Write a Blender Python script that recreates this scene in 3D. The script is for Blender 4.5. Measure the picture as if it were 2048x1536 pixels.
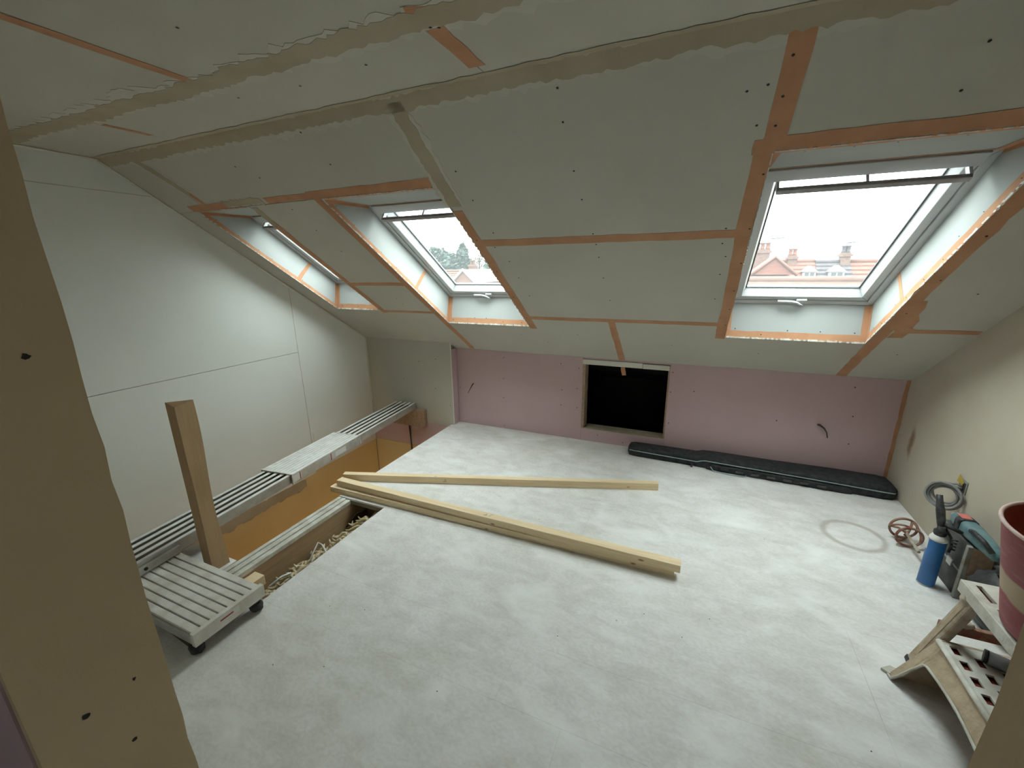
import bpy, math, random
from mathutils import Vector, Matrix
for o in list(bpy.data.objects): bpy.data.objects.remove(o)
random.seed(7)
SC = bpy.context.scene
COL = SC.collection
# ---------------------------------------------------------------- camera
YAW, PITCH, ROLL, FPX = -0.4130, -0.2697, -0.0125, 834.08
fw = Vector((math.sin(YAW)*math.cos(PITCH), math.cos(YAW)*math.cos(PITCH), math.sin(PITCH)))
rt = Vector((math.cos(YAW), -math.sin(YAW), 0)); up = rt.cross(fw)
rt2 = rt*math.cos(ROLL)+up*math.sin(ROLL); up2 = -rt*math.sin(ROLL)+up*math.cos(ROLL)
cam = bpy.data.objects.new('camera', bpy.data.cameras.new('camera')); COL.objects.link(cam)
m = Matrix((rt2, up2, -fw)).transposed().to_4x4(); m.translation = (0.1825, -3.459, 1.5)
cam.matrix_world = m
cam.data.sensor_width = 36; cam.data.sensor_fit = 'HORIZONTAL'; cam.data.lens = FPX*36/2048
cam.data.clip_start = 0.02; cam.data.clip_end = 500
SC.camera = cam
# ---------------------------------------------------------------- sky (overcast: three times brighter overhead than at the horizon)
W = bpy.data.worlds.new('overcast_sky'); SC.world = W; W.use_nodes = True
nt = W.node_tree; nt.nodes.clear()
tc = nt.nodes.new('ShaderNodeTexCoord'); sx = nt.nodes.new('ShaderNodeSeparateXYZ')
mr = nt.nodes.new('ShaderNodeMapRange'); mr.inputs[1].default_value = 0; mr.inputs[2].default_value = 1
mr.inputs[3].default_value = 1/3; mr.inputs[4].default_value = 1
bg = nt.nodes.new('ShaderNodeBackground'); wo = nt.nodes.new('ShaderNodeOutputWorld')
SKY_STRENGTH = 17.0
mu = nt.nodes.new('ShaderNodeMath'); mu.operation = 'MULTIPLY'; mu.inputs[1].default_value = SKY_STRENGTH
bg.inputs[0].default_value = (0.88, 0.99, 0.99, 1)
L = nt.links.new
L(tc.outputs['Generated'], sx.inputs[0]); L(sx.outputs['Z'], mr.inputs[0]); L(mr.outputs[0], mu.inputs[0]); L(mu.outputs[0], bg.inputs[1]); L(bg.outputs[0], wo.inputs[0])
vs = SC.view_settings; vs.view_transform = 'Standard'; vs.look = 'None'; vs.gamma = 1; vs.use_curve_mapping = False; vs.exposure = 0.0

# ---------------------------------------------------------------- dimensions
XL, XR, XB, YB, HK, TA, H = -2.9516, 1.5233, -1.9232, -0.1032, 0.7615, 0.6709, 2.1182
CA = 1/math.hypot(1, TA); SA = TA*CA
YBEND = -(H-HK)/TA; SB = (H-HK)/SA; YSEAM = -2.371
YD0, YD1, XD0, XD1 = -3.346, -3.19, -0.57, 0.357        # doorway wall and its opening
YH = -4.9                                                 # back of the hallway
def SP(x, s, d): return (x, -s*CA+d*SA, HK+s*SA+d*CA)     # slope: s up the slope from the knee wall, d outward

# ---------------------------------------------------------------- materials
def new_mat(name):
    m = bpy.data.materials.new(name); m.use_nodes = True
    return m, m.node_tree, m.node_tree.nodes['Principled BSDF']
def mat(name, c, c2=None, scale=6, rough=0.85, bump=0.0, bscale=120, metal=0.0, stretch=None, detail=4, contrast=(0.35, 0.65), spec=0.3):
    m, t, b = new_mat(name); N = t.nodes.new; K = t.links.new
    b.inputs['Roughness'].default_value = rough; b.inputs['Metallic'].default_value = metal
    b.inputs['Specular IOR Level'].default_value = spec
    b.inputs['Base Color'].default_value = (*c, 1)
    tc = N('ShaderNodeTexCoord'); src = tc.outputs['Object']
    if stretch:
        mp = N('ShaderNodeMapping'); mp.inputs['Scale'].default_value = stretch; K(src, mp.inputs[0]); src = mp.outputs[0]
    if c2:
        n = N('ShaderNodeTexNoise'); n.inputs['Scale'].default_value = scale; n.inputs['Detail'].default_value = detail; K(src, n.inputs[0])
        r = N('ShaderNodeValToRGB'); r.color_ramp.elements[0].position, r.color_ramp.elements[1].position = contrast
        r.color_ramp.elements[0].color = (*c, 1); r.color_ramp.elements[1].color = (*c2, 1)
        K(n.outputs['Fac'], r.inputs[0]); K(r.outputs[0], b.inputs['Base Color'])
    if bump:
        n2 = N('ShaderNodeTexNoise'); n2.inputs['Scale'].default_value = bscale; n2.inputs['Detail'].default_value = 5; K(src, n2.inputs[0])
        bp = N('ShaderNodeBump'); bp.inputs['Strength'].default_value = bump; bp.inputs['Distance'].default_value = 0.004
        K(n2.outputs['Fac'], bp.inputs['Height']); K(bp.outputs[0], b.inputs['Normal'])
    return m
def wood(name, c, c2, knot=(0.16, 0.09, 0.05), rough=0.7, gs=(1.2, 22, 22), ks=(2.2, 9, 9)):
    m, t, b = new_mat(name); N = t.nodes.new; K = t.links.new
    b.inputs['Roughness'].default_value = rough; b.inputs['Specular IOR Level'].default_value = 0.25
    tc = N('ShaderNodeTexCoord'); mp = N('ShaderNodeMapping'); mp.inputs['Scale'].default_value = gs; K(tc.outputs['Object'], mp.inputs[0])
    n = N('ShaderNodeTexNoise'); n.inputs['Scale'].default_value = 2.2; n.inputs['Detail'].default_value = 6; n.inputs['Distortion'].default_value = 1.2; K(mp.outputs[0], n.inputs[0])
    r = N('ShaderNodeValToRGB'); r.color_ramp.elements[0].position = .35; r.color_ramp.elements[1].position = .68
    r.color_ramp.elements[0].color = (*c, 1); r.color_ramp.elements[1].color = (*c2, 1); K(n.outputs['Fac'], r.inputs[0])
    mp2 = N('ShaderNodeMapping'); mp2.inputs['Scale'].default_value = ks; K(tc.outputs['Object'], mp2.inputs[0])
    v = N('ShaderNodeTexVoronoi'); v.inputs['Scale'].default_value = 1.6; K(mp2.outputs[0], v.inputs[0])
    r2 = N('ShaderNodeValToRGB'); r2.color_ramp.elements[0].position = .05; r2.color_ramp.elements[1].position = .11
    r2.color_ramp.elements[0].color = (1, 1, 1, 1); r2.color_ramp.elements[1].color = (0, 0, 0, 1); K(v.outputs['Distance'], r2.inputs[0])
    mx = N('ShaderNodeMix'); mx.data_type = 'RGBA'; K(r2.outputs[0], mx.inputs[0]); K(r.outputs[0], mx.inputs[6]); mx.inputs[7].default_value = (*knot, 1)
    K(mx.outputs[2], b.inputs['Base Color'])
    bp = N('ShaderNodeBump'); bp.inputs['Strength'].default_value = .25; bp.inputs['Distance'].default_value = .002; K(n.outputs['Fac'], bp.inputs['Height']); K(bp.outputs[0], b.inputs['Normal'])
    return m

M = {}
M['board'] = mat('grey_plasterboard', (0.50, 0.478, 0.412), (0.53, 0.508, 0.44), 2.5, 0.95, .12, 220)
M['gable'] = mat('pale_grey_plasterboard', (0.745, 0.765, 0.73), (0.775, 0.795, 0.76), 2.5, 0.95, .1, 220)
M['boardcore'] = mat('board_joint_core', (0.30, 0.27, 0.22), rough=.95)
M['pink'] = mat('pink_plasterboard', (0.57, 0.405, 0.415), (0.60, 0.435, 0.445), 2.0, 0.95, .1, 220)
M['reveal'] = mat('reveal_board', (0.385, 0.405, 0.39), (0.42, 0.44, 0.425), 3, 0.9, .08, 220)  # same plasterboard, its colour darkened to tone down the bright window light
M['tape'] = mat('orange_scrim_tape', (0.46, 0.235, 0.125), (0.54, 0.285, 0.16), 9, 0.8, .25, 500)
M['bead'] = mat('white_corner_bead', (0.72, 0.70, 0.66), (0.50, 0.44, 0.36), 60, 0.6)
M['compound'] = mat('joint_compound', (0.40, 0.335, 0.24), (0.44, 0.375, 0.275), 7, 0.9, .2, 90)
M['smear'] = mat('dried_plaster_smear', (0.525, 0.505, 0.44), (0.565, 0.545, 0.48), 9, 0.9, .15, 90)
M['caulk'] = mat('white_caulk', (0.74, 0.72, 0.64), rough=.6)
M['screw'] = mat('black_screw', (0.025, 0.022, 0.02), rough=.5)
M['wallR'] = None
M['white'] = mat('white_frame_lacquer', (0.52, 0.53, 0.53), rough=.4, spec=.4)
M['seal'] = mat('grey_rubber_seal', (0.12, 0.12, 0.13), rough=.5)
M['alu'] = mat('brushed_aluminium', (0.62, 0.62, 0.60), (0.50, 0.49, 0.46), 14, .38, .1, 60, metal=.75)
M['aluDust'] = mat('dusty_aluminium', (0.74, 0.71, 0.65), (0.60, 0.56, 0.49), 14, .6, .35, 90)
M['aluSlat'] = mat('worn_aluminium_slat', (0.82, 0.81, 0.78), (0.70, 0.68, 0.64), 20, .45, .2, 90, metal=.1)
M['barGrey'] = mat('grey_control_bar', (0.34, 0.33, 0.33), (0.30, 0.27, 0.27), 30, .4, metal=.3)
M['groove'] = mat('gap_shade_and_dark_leg', (0.075, 0.055, 0.042), (0.12, 0.085, 0.065), 20, .9)  # near-black brown paints the shade between slats; also colours the dark legs
M['jamb'] = mat('raw_jamb_board', (0.56, 0.43, 0.265), (0.61, 0.47, 0.295), 3, .9, .1, 200)
M['ochre'] = mat('ochre_stairwell_plaster', (0.70, 0.54, 0.28), (0.74, 0.58, 0.31), 3, .85, .06, 60)
M['timber'] = wood('pale_pine', (0.78, 0.60, 0.37), (0.88, 0.72, 0.48), ks=(3.6, 9, 9), knot=(0.34, 0.19, 0.09))
M['post'] = wood('newel_pine', (0.42, 0.28, 0.155), (0.46, 0.31, 0.18), gs=(22, 22, 1.2), ks=(3, 3, .6))
M['joist'] = wood('dark_joist', (0.36, 0.25, 0.15), (0.44, 0.31, 0.19), gs=(22, 1.2, 22), ks=(9, 1.5, 9))
M['osb'] = mat('chipboard_block', (0.36, 0.25, 0.17), (0.46, 0.34, 0.25), 60, .9, .3, 120)
M['sillWood'] = mat('dull_sill_timber', (0.40, 0.36, 0.25), (0.47, 0.42, 0.31), 30, .9, .2, 80)
M['black'] = mat('black_fabric', (0.022, 0.024, 0.026), (0.045, 0.047, 0.05), 30, .75, .3, 300)
M['void'] = mat('black_membrane', (0.006, 0.006, 0.006), (0.012, 0.012, 0.012), 6, .6, .4, 20)
M['teal'] = mat('teal_piping', (0.36, 0.46, 0.44), rough=.6)
M['cableG'] = mat('grey_cable', (0.20, 0.20, 0.195), (0.30, 0.295, 0.29), 20, .5)
M['cableD'] = mat('dark_cable', (0.07, 0.06, 0.055), rough=.6)
M['cableW'] = mat('white_cable', (0.80, 0.80, 0.78), rough=.5)
M['rust'] = mat('rusty_red_paint', (0.24, 0.085, 0.055), (0.36, 0.23, 0.17), 24, .8, .3, 120)
M['plasterCrust'] = mat('dried_plaster_crust', (0.56, 0.49, 0.40), (0.40, 0.31, 0.22), 26, .9, .9, 55)
M['stepTop'] = mat('plaster_dusted_step', (0.66, 0.65, 0.58), (0.50, 0.47, 0.40), 18, .9, .4, 80)
M['stepSide'] = mat('tan_dusted_step', (0.43, 0.335, 0.225), (0.53, 0.42, 0.305), 22, .85, .7, 60)
M['redPlastic'] = mat('dark_red_plastic', (0.20, 0.035, 0.02), rough=.6)
M['blue'] = mat('blue_can', (0.015, 0.13, 0.36), (0.03, 0.16, 0.42), 12, .4, spec=.5)
M['gunBlack'] = mat('black_plastic', (0.02, 0.02, 0.022), (0.06, 0.06, 0.06), 40, .5)
M['drillTeal'] = mat('dusty_teal_plastic', (0.08, 0.17, 0.18), (0.17, 0.24, 0.25), 25, .6, .2, 90)
M['caseDark'] = mat('dark_case_panel', (0.05, 0.05, 0.05), (0.13, 0.125, 0.115), 9, .7, .3, 60)
M['caseEdge'] = mat('scuffed_case_edging', (0.33, 0.34, 0.32), (0.22, 0.19, 0.14), 20, .6)
M['pinkLabel'] = mat('pink_label', (0.62, 0.17, 0.15), rough=.6)
M['yellow'] = mat('yellow_back_box', (0.50, 0.36, 0.07), rough=.6)
M['greyTube'] = mat('grey_plastic_tube', (0.22, 0.22, 0.235), (0.30, 0.295, 0.30), 18, .7)
M['wool'] = mat('mineral_wool', (0.50, 0.39, 0.22), (0.66, 0.58, 0.42), 18, 1.0, .9, 60)
M['label'] = mat('white_label', (0.7, 0.68, 0.64), rough=.6)
M['redInk'] = mat('red_print', (0.40, 0.07, 0.06), rough=.6)
M['pencil'] = mat('pencil_grey', (0.12, 0.11, 0.10), rough=.8)
# bucket: red, scraped pale, with a bare tan band
def bucket_mat():
    m, t, b = new_mat('scuffed_red_bucket'); N = t.nodes.new; K = t.links.new
    b.inputs['Roughness'].default_value = .55
    tc = N('ShaderNodeTexCoord'); mp = N('ShaderNodeMapping'); mp.inputs['Scale'].default_value = (5, 5, 26); mp.inputs['Rotation'].default_value = (.35, .3, 0); K(tc.outputs['Object'], mp.inputs[0])
    n = N('ShaderNodeTexNoise'); n.inputs['Scale'].default_value = 2.5; n.inputs['Detail'].default_value = 7; K(mp.outputs[0], n.inputs[0])
    r = N('ShaderNodeValToRGB'); e = r.color_ramp.elements; e[0].position = .50; e[1].position = .95; e[0].color = (0.23, 0.016, 0.024, 1); e[1].color = (0.40, 0.12, 0.12, 1); K(n.outputs['Fac'], r.inputs[0])
    sx = N('ShaderNodeSeparateXYZ'); K(tc.outputs['Object'], sx.inputs[0])
    n2 = N('ShaderNodeTexNoise'); n2.inputs['Scale'].default_value = 9; K(tc.outputs['Object'], n2.inputs[0])
    a = N('ShaderNodeMath'); a.operation = 'MULTIPLY_ADD'; a.inputs[1].default_value = .05; K(n2.outputs['Fac'], a.inputs[0]); K(sx.outputs['Z'], a.inputs[2])
    r2 = N('ShaderNodeValToRGB'); r2.color_ramp.interpolation = 'LINEAR'; q = r2.color_ramp.elements
    q[0].position = .135; q[0].color = (0, 0, 0, 1); q[1].position = .14; q[1].color = (1, 1, 1, 1)
    for ps, v in ((.205, 1), (.21, 0)):
        z = q.new(ps); z.color = (v, v, v, 1)
    K(a.outputs[0], r2.inputs[0])
    mx = N('ShaderNodeMix'); mx.data_type = 'RGBA'; K(r2.outputs[0], mx.inputs[0]); K(r.outputs[0], mx.inputs[6]); mx.inputs[7].default_value = (0.40, 0.29, 0.17, 1)
    K(mx.outputs[2], b.inputs['Base Color'])
    return m
M['bucket'] = bucket_mat()
M['bucketIn'] = mat('inner_red_plastic', (0.26, 0.045, 0.025), (0.30, 0.06, 0.035), 8, .5)
M['bucketRim'] = mat('pale_scuffed_rim', (0.62, 0.42, 0.38), (0.70, 0.55, 0.50), 30, .6)
# floor: pale dusty sheets with drifted dust, scratches and one round bucket mark
def floor_mat():
    m, t, b = new_mat('dusty_floor_sheet'); N = t.nodes.new; K = t.links.new
    b.inputs['Roughness'].default_value = .8; b.inputs['Specular IOR Level'].default_value = .35
    tc = N('ShaderNodeTexCoord'); P = tc.outputs['Object']
    def noise(sc, de, mpz=None, dist=0):
        s = P
        if mpz:
            mp = N('ShaderNodeMapping'); mp.inputs['Scale'].default_value = mpz; mp.inputs['Rotation'].default_value = (0, 0, .5); K(P, mp.inputs[0]); s = mp.outputs[0]
        n = N('ShaderNodeTexNoise'); n.inputs['Scale'].default_value = sc; n.inputs['Detail'].default_value = de; n.inputs['Distortion'].default_value = dist; K(s, n.inputs[0]); return n.outputs['Fac']
    def ramp(f, a, b_, ca, cb):
        r = N('ShaderNodeValToRGB'); e = r.color_ramp.elements; e[0].position = a; e[1].position = b_; e[0].color = (*ca, 1); e[1].color = (*cb, 1); K(f, r.inputs[0]); return r.outputs[0]
    base = ramp(noise(1.3, 8, None, .8), .32, .66, (0.745, 0.725, 0.69), (0.835, 0.82, 0.80))
    fine = ramp(noise(7, 12, (1, 1.9, 1), .6), .36, .60, (.80, .79, .765), (1, 1, 1))
    mx = N('ShaderNodeMix'); mx.data_type = 'RGBA'; mx.blend_type = 'MULTIPLY'; mx.inputs[0].default_value = .55; K(base, mx.inputs[6]); K(fine, mx.inputs[7])
    speck = ramp(noise(55, 8, (1, 1.6, 1), .4), .38, .60, (.86, .855, .84), (1, 1, 1))
    mxs = N('ShaderNodeMix'); mxs.data_type = 'RGBA'; mxs.blend_type = 'MULTIPLY'; mxs.inputs[0].default_value = .6; K(mx.outputs[2], mxs.inputs[6]); K(speck, mxs.inputs[7]); mx = mxs
    white = ramp(noise(3.2, 12, (1, 1.8, 1), .5), .52, .74, (0, 0, 0), (1, 1, 1))
    mx2 = N('ShaderNodeMix'); mx2.data_type = 'RGBA'; K(white, mx2.inputs[0]); K(mx.outputs[2], mx2.inputs[6]); mx2.inputs[7].default_value = (.86, .855, .83, 1)
    # round mark where a bucket stood
    vm = N('ShaderNodeVectorMath'); vm.operation = 'DISTANCE'; vm.inputs[1].default_value = (1.135, -0.78, 0); K(P, vm.inputs[0])
    wob = N('ShaderNodeMath'); wob.operation = 'MULTIPLY_ADD'; wob.inputs[1].default_value = .03; K(noise(5, 3), wob.inputs[0]); K(vm.outputs['Value'], wob.inputs[2])
    rr = N('ShaderNodeValToRGB'); q = rr.color_ramp.elements; q[0].position = .135; q[0].color = (0, 0, 0, 1); q[1].position = .15; q[1].color = (.55, .55, .55, 1)
    for ps, v in ((.162, .55), (.18, 0)):
        z = q.new(ps); z.color = (v, v, v, 1)
    K(wob.outputs[0], rr.inputs[0])
    mx3 = N('ShaderNodeMix'); mx3.data_type = 'RGBA'; K(rr.outputs[0], mx3.inputs[0]); K(mx2.outputs[2], mx3.inputs[6]); mx3.inputs[7].default_value = (.36, .30, .24, 1)
    K(mx3.outputs[2], b.inputs['Base Color'])
    bp = N('ShaderNodeBump'); bp.inputs['Strength'].default_value = .15; bp.inputs['Distance'].default_value = .003; K(noise(40, 6), bp.inputs['Height']); K(bp.outputs[0], b.inputs['Normal'])
    return m
M['floor'] = floor_mat()
# right wall: thin beige skim with a brown damp stain near the corner
def right_mat():
    m, t, b = new_mat('beige_skim_plaster'); N = t.nodes.new; K = t.links.new
    b.inputs['Roughness'].default_value = .85
    tc = N('ShaderNodeTexCoord'); P = tc.outputs['Object']
    n = N('ShaderNodeTexNoise'); n.inputs['Scale'].default_value = 2.2; n.inputs['Detail'].default_value = 6; K(P, n.inputs[0])
    r = N('ShaderNodeValToRGB'); e = r.color_ramp.elements; e[0].position = .35; e[1].position = .65; e[0].color = (.50, .435, .34, 1); e[1].color = (.56, .50, .405, 1); K(n.outputs['Fac'], r.inputs[0])
    mp = N('ShaderNodeMapping'); mp.vector_type = 'POINT'; mp.inputs['Location'].default_value = (0, .19*22, -.41*6.5); mp.inputs['Scale'].default_value = (0, 22, 6.5); K(P, mp.inputs[0])
    vm = N('ShaderNodeVectorMath'); vm.operation = 'LENGTH'; K(mp.outputs[0], vm.inputs[0])
    n2 = N('ShaderNodeTexNoise'); n2.inputs['Scale'].default_value = 14; n2.inputs['Detail'].default_value = 5; K(P, n2.inputs[0])
    a = N('ShaderNodeMath'); a.operation = 'MULTIPLY_ADD'; a.inputs[1].default_value = .9; K(n2.outputs['Fac'], a.inputs[0]); K(vm.outputs['Value'], a.inputs[2])
    r2 = N('ShaderNodeValToRGB'); q = r2.color_ramp.elements; q[0].position = .55; q[0].color = (.9, .9, .9, 1); q[1].position = 1.0; q[1].color = (0, 0, 0, 1)
    dv = N('ShaderNodeMath'); dv.operation = 'MULTIPLY'; dv.inputs[1].default_value = .75; K(a.outputs[0], dv.inputs[0]); K(dv.outputs[0], r2.inputs[0])
    mx = N('ShaderNodeMix'); mx.data_type = 'RGBA'; K(r2.outputs[0], mx.inputs[0]); K(r.outputs[0], mx.inputs[6]); mx.inputs[7].default_value = (.25, .145, .075, 1)
    K(mx.outputs[2], b.inputs['Base Color'])
    bp = N('ShaderNodeBump'); bp.inputs['Strength'].default_value = .1; bp.inputs['Distance'].default_value = .004; K(n2.outputs['Fac'], bp.inputs['Height']); K(bp.outputs[0], b.inputs['Normal'])
    return m
M['wallR'] = right_mat()
def glass_mat():
    m = bpy.data.materials.new('dusty_hazed_window_glass'); m.use_nodes = True; t = m.node_tree; t.nodes.clear(); N = t.nodes.new; K = t.links.new
    tr = N('ShaderNodeBsdfTransparent'); tr.inputs[0].default_value = (.95, .97, .96, 1)
    gl = N('ShaderNodeBsdfGlossy'); gl.inputs['Roughness'].default_value = .02
    ve = N('ShaderNodeBsdfTranslucent'); ve.inputs[0].default_value = (.9, .93, .93, 1)  # veil: thin dust film that also imitates haze over the rooftops
    lw = N('ShaderNodeLayerWeight'); lw.inputs['Blend'].default_value = .12
    a = N('ShaderNodeMixShader'); a.inputs[0].default_value = .035; K(tr.outputs[0], a.inputs[1]); K(ve.outputs[0], a.inputs[2])
    b = N('ShaderNodeMixShader'); K(lw.outputs['Fresnel'], b.inputs[0]); K(a.outputs[0], b.inputs[1]); K(gl.outputs[0], b.inputs[2])
    o = N('ShaderNodeOutputMaterial'); K(b.outputs[0], o.inputs[0]); return m
M['glass'] = glass_mat()
# outdoors
M['tileRed'] = mat('red_roof_tile', (0.120, 0.043, 0.030), (0.155, 0.062, 0.045), 3, .9, stretch=(1, 1, 14))
M['tileBrown'] = mat('brown_roof_tile', (0.085, 0.043, 0.033), (0.110, 0.060, 0.045), 3, .9, stretch=(1, 1, 14))
M['slate'] = mat('dark_slate', (0.043, 0.037, 0.043), (0.060, 0.050, 0.055), 4, .8)
M['brick'] = mat('chimney_brick', (0.085, 0.045, 0.035), (0.115, 0.070, 0.055), 12, .9)
M['render'] = mat('cream_render', (0.170, 0.150, 0.130), (0.190, 0.170, 0.150), 2, .9)
M['whiteOut'] = mat('white_outdoor_paint', (0.275, 0.275, 0.270), rough=.7)
M['paneOut'] = mat('dark_house_pane', (0.060, 0.065, 0.070), rough=.2)
M['metalOut'] = mat('weathered_aerial', (0.080, 0.085, 0.090), rough=.5)
M['leaf'] = mat('dark_evergreen_leaf', (0.022, 0.037, 0.030), (0.040, 0.058, 0.045), 1, .8)
M['twig'] = mat('bare_twig', (0.075, 0.060, 0.050), (0.095, 0.077, 0.065), 1, .9)
M['ground'] = mat('garden_ground', (0.035, 0.050, 0.025), (0.070, 0.065, 0.050), .2, .95)

# ---------------------------------------------------------------- mesh helpers
class G:
    def __init__(s): s.v = []; s.f = []; s.sm = set()
    def add(s, V, F, smooth=False):
        o = len(s.v); s.v += [tuple(p) for p in V]
        if smooth: s.sm.update(range(len(s.f), len(s.f)+len(F)))
        s.f += [tuple(i+o for i in f) for f in F]; return s
    def box(s, x0, x1, y0, y1, z0, z1):
        return s.add([(x, y, z) for z in (z0, z1) for y in (y0, y1) for x in (x0, x1)], [(0, 2, 3, 1), (4, 5, 7, 6), (0, 1, 5, 4), (2, 6, 7, 3), (0, 4, 6, 2), (1, 3, 7, 5)])
    def obox(s, c, ax, ay, az, hx, hy, hz):
        c, ax, ay, az = Vector(c), Vector(ax).normalized(), Vector(ay).normalized(), Vector(az).normalized()
        return s.add([c+ax*hx*i+ay*hy*j+az*hz*k for k in (-1, 1) for j in (-1, 1) for i in (-1, 1)], [(0, 2, 3, 1), (4, 5, 7, 6), (0, 1, 5, 4), (2, 6, 7, 3), (0, 4, 6, 2), (1, 3, 7, 5)])
    def prism(s, poly, fn, d0, d1):
        n = len(poly); V = [fn(*p, d0) for p in poly]+[fn(*p, d1) for p in poly]
        return s.add(V, [tuple(range(n)), tuple(range(2*n-1, n-1, -1))]+[(i, i+n, (i+1) % n+n, (i+1) % n) for i in range(n)])
    def hexa(s, a, b): return s.add(list(a)+list(b), [(0, 3, 2, 1), (4, 5, 6, 7), (0, 1, 5, 4), (1, 2, 6, 5), (2, 3, 7, 6), (3, 0, 4, 7)])
    def tube(s, pts, r, n=8, closed=False, caps=True):
        pts = [Vector(p) for p in pts]; N = len(pts); rs = r if isinstance(r, (list, tuple)) else [r]*N
        V = []; pu = None
        for i, p in enumerate(pts):
            a = pts[(i-1) % N] if closed or i else pts[0]; b = pts[(i+1) % N] if closed or i < N-1 else pts[-1]
            t = (b-a).normalized() if (b-a).length > 1e-9 else Vector((0, 0, 1))
            if pu is None: pu = t.orthogonal().normalized()
            pu = (pu-t*pu.dot(t)); pu = pu.normalized() if pu.length > 1e-6 else t.orthogonal().normalized()
            w = t.cross(pu)
            V += [p+(pu*math.cos(2*math.pi*k/n)+w*math.sin(2*math.pi*k/n))*rs[i] for k in range(n)]
        F = [(i*n+k, i*n+(k+1) % n, ((i+1) % N)*n+(k+1) % n, ((i+1) % N)*n+k) for i in range(N if closed else N-1) for k in range(n)]
        s.add(V, F, True)
        if caps and not closed:
            o = len(s.v)-len(V); s.f += [tuple(o+k for k in range(n))[::-1], tuple(o+(N-1)*n+k for k in range(n))]
        return s
    def lathe(s, prof, c=(0, 0, 0), n=32, close=False, M4=None):
        V = [(r*math.cos(2*math.pi*k/n), r*math.sin(2*math.pi*k/n), z) for r, z in prof for k in range(n)]
        V = [(Matrix(M4) @ Vector(p) if M4 else Vector(p)+Vector(c)) for p in V]
        F = [(i*n+k, i*n+(k+1) % n, (i+1)*n+(k+1) % n, (i+1)*n+k) for i in range(len(prof)-1) for k in range(n)]
        o = len(s.v); s.add(V, F, True)
        if close: s.f += [tuple(o+k for k in range(n))[::-1], tuple(o+(len(prof)-1)*n+k for k in range(n))]
        return s
    def loft(s, secs, smooth=True, caps=True):
        n = len(secs[0]); o = len(s.v)
        s.add([p for q in secs for p in q], [(i*n+k, i*n+(k+1) % n, (i+1)*n+(k+1) % n, (i+1)*n+k) for i in range(len(secs)-1) for k in range(n)], smooth)
        if caps: s.f += [tuple(o+k for k in range(n))[::-1], tuple(o+(len(secs)-1)*n+k for k in range(n))]
        return s
def link(name, g, m, parent=None, world=True, bevel=0, origin=None):
    me = bpy.data.meshes.new(name); V = [Vector(p) for p in g.v]
    o = bpy.data.objects.new(name, me); COL.objects.link(o)
    if parent:
        o.parent = parent
        if world:
            mi = (root_of(parent)).inverted(); V = [mi @ p for p in V]
    elif origin is not None:
        og = Vector(origin); V = [p-og for p in V]; o.location = og
    me.from_pydata(V, [], g.f); me.update()
    if g.sm:
        for i in g.sm: me.polygons[i].use_smooth = True
    import bmesh
    bm = bmesh.new(); bm.from_mesh(me); bmesh.ops.recalc_face_normals(bm, faces=bm.faces); bm.to_mesh(me); bm.free()
    me.materials.append(m if not isinstance(m, str) else M[m])
    if bevel:
        b = o.modifiers.new('bevel', 'BEVEL'); b.width = bevel; b.segments = 2; b.limit_method = 'ANGLE'
    return o
def root_of(o):
    mm = o.matrix_basis.copy()
    while o.parent: o = o.parent; mm = o.matrix_basis @ mm
    return mm
def empty(name, loc=(0, 0, 0), rz=0):
    o = bpy.data.objects.new(name, None); COL.objects.link(o); o.location = loc; o.rotation_euler = (0, 0, rz); o.empty_display_size = .1; return o
def tag(o, label=None, cat=None, group=None, kind=None):
    if label: o['label'] = label
    if cat: o['category'] = cat
    if group: o['group'] = group
    if kind: o['kind'] = kind
    return o
def thing(name, label, cat, loc=(0, 0, 0), rz=0, group=None): return tag(empty(name, loc, rz), label, cat, group)
def struct(name, g, m, label, bevel=0): return tag(link(name, g, m, bevel=bevel), label, None, None, 'structure')
XY = lambda z: (lambda x, y, d: (x, y, z+d))
def onX(x0): return lambda y, z, d: (x0+d, y, z)
def onY(y0): return lambda x, z, d: (x, y0+d, z)
def rect(a, b, c, d): return [(a, c), (b, c), (b, d), (a, d)]
def shrink(poly, e):
    cx = sum(p[0] for p in poly)/len(poly); cy = sum(p[1] for p in poly)/len(poly)
    return [(x+(e if x < cx else -e), y+(e if y < cy else -e)) for x, y in poly]
def strip(p0, p1, w, fn, d, rag=0.002, step=.05, thick=.0012, wob=0.0):
    """a ragged-edged band from p0 to p1 on a surface, d in front of it"""
    a, b = Vector((*p0, 0)), Vector((*p1, 0)); t = b-a; ln = t.length; t.normalize(); nn = Vector((-t.y, t.x, 0))
    k = max(2, int(ln/step)); Ls, Rs = [], []; c = 0
    for i in range(k+1):
        q = a+t*(ln*i/k); c += random.uniform(-wob, wob); c *= .9
        l = q+nn*(w/2+c+random.uniform(-rag, rag)); r = q-nn*(w/2-c+random.uniform(-rag, rag)); Ls.append((l.x, l.y)); Rs.append((r.x, r.y))
    sgn = 1 if d > 0 else -1
    g = G(); V = []
    for l, r in zip(Ls, Rs): V += [fn(*l, d), fn(*r, d), fn(*l, d-sgn*thick), fn(*r, d-sgn*thick)]
    F = []
    for i in range(k):
        o = i*4; q = o+4
        F += [(o, o+1, q+1, q), (o, q, q+2, o+2), (o+1, o+3, q+3, q+1)]
    F += [(0, 2, 3, 1), (4*k, 4*k+1, 4*k+3, 4*k+2)]
    g.add(V, F); return g
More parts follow.
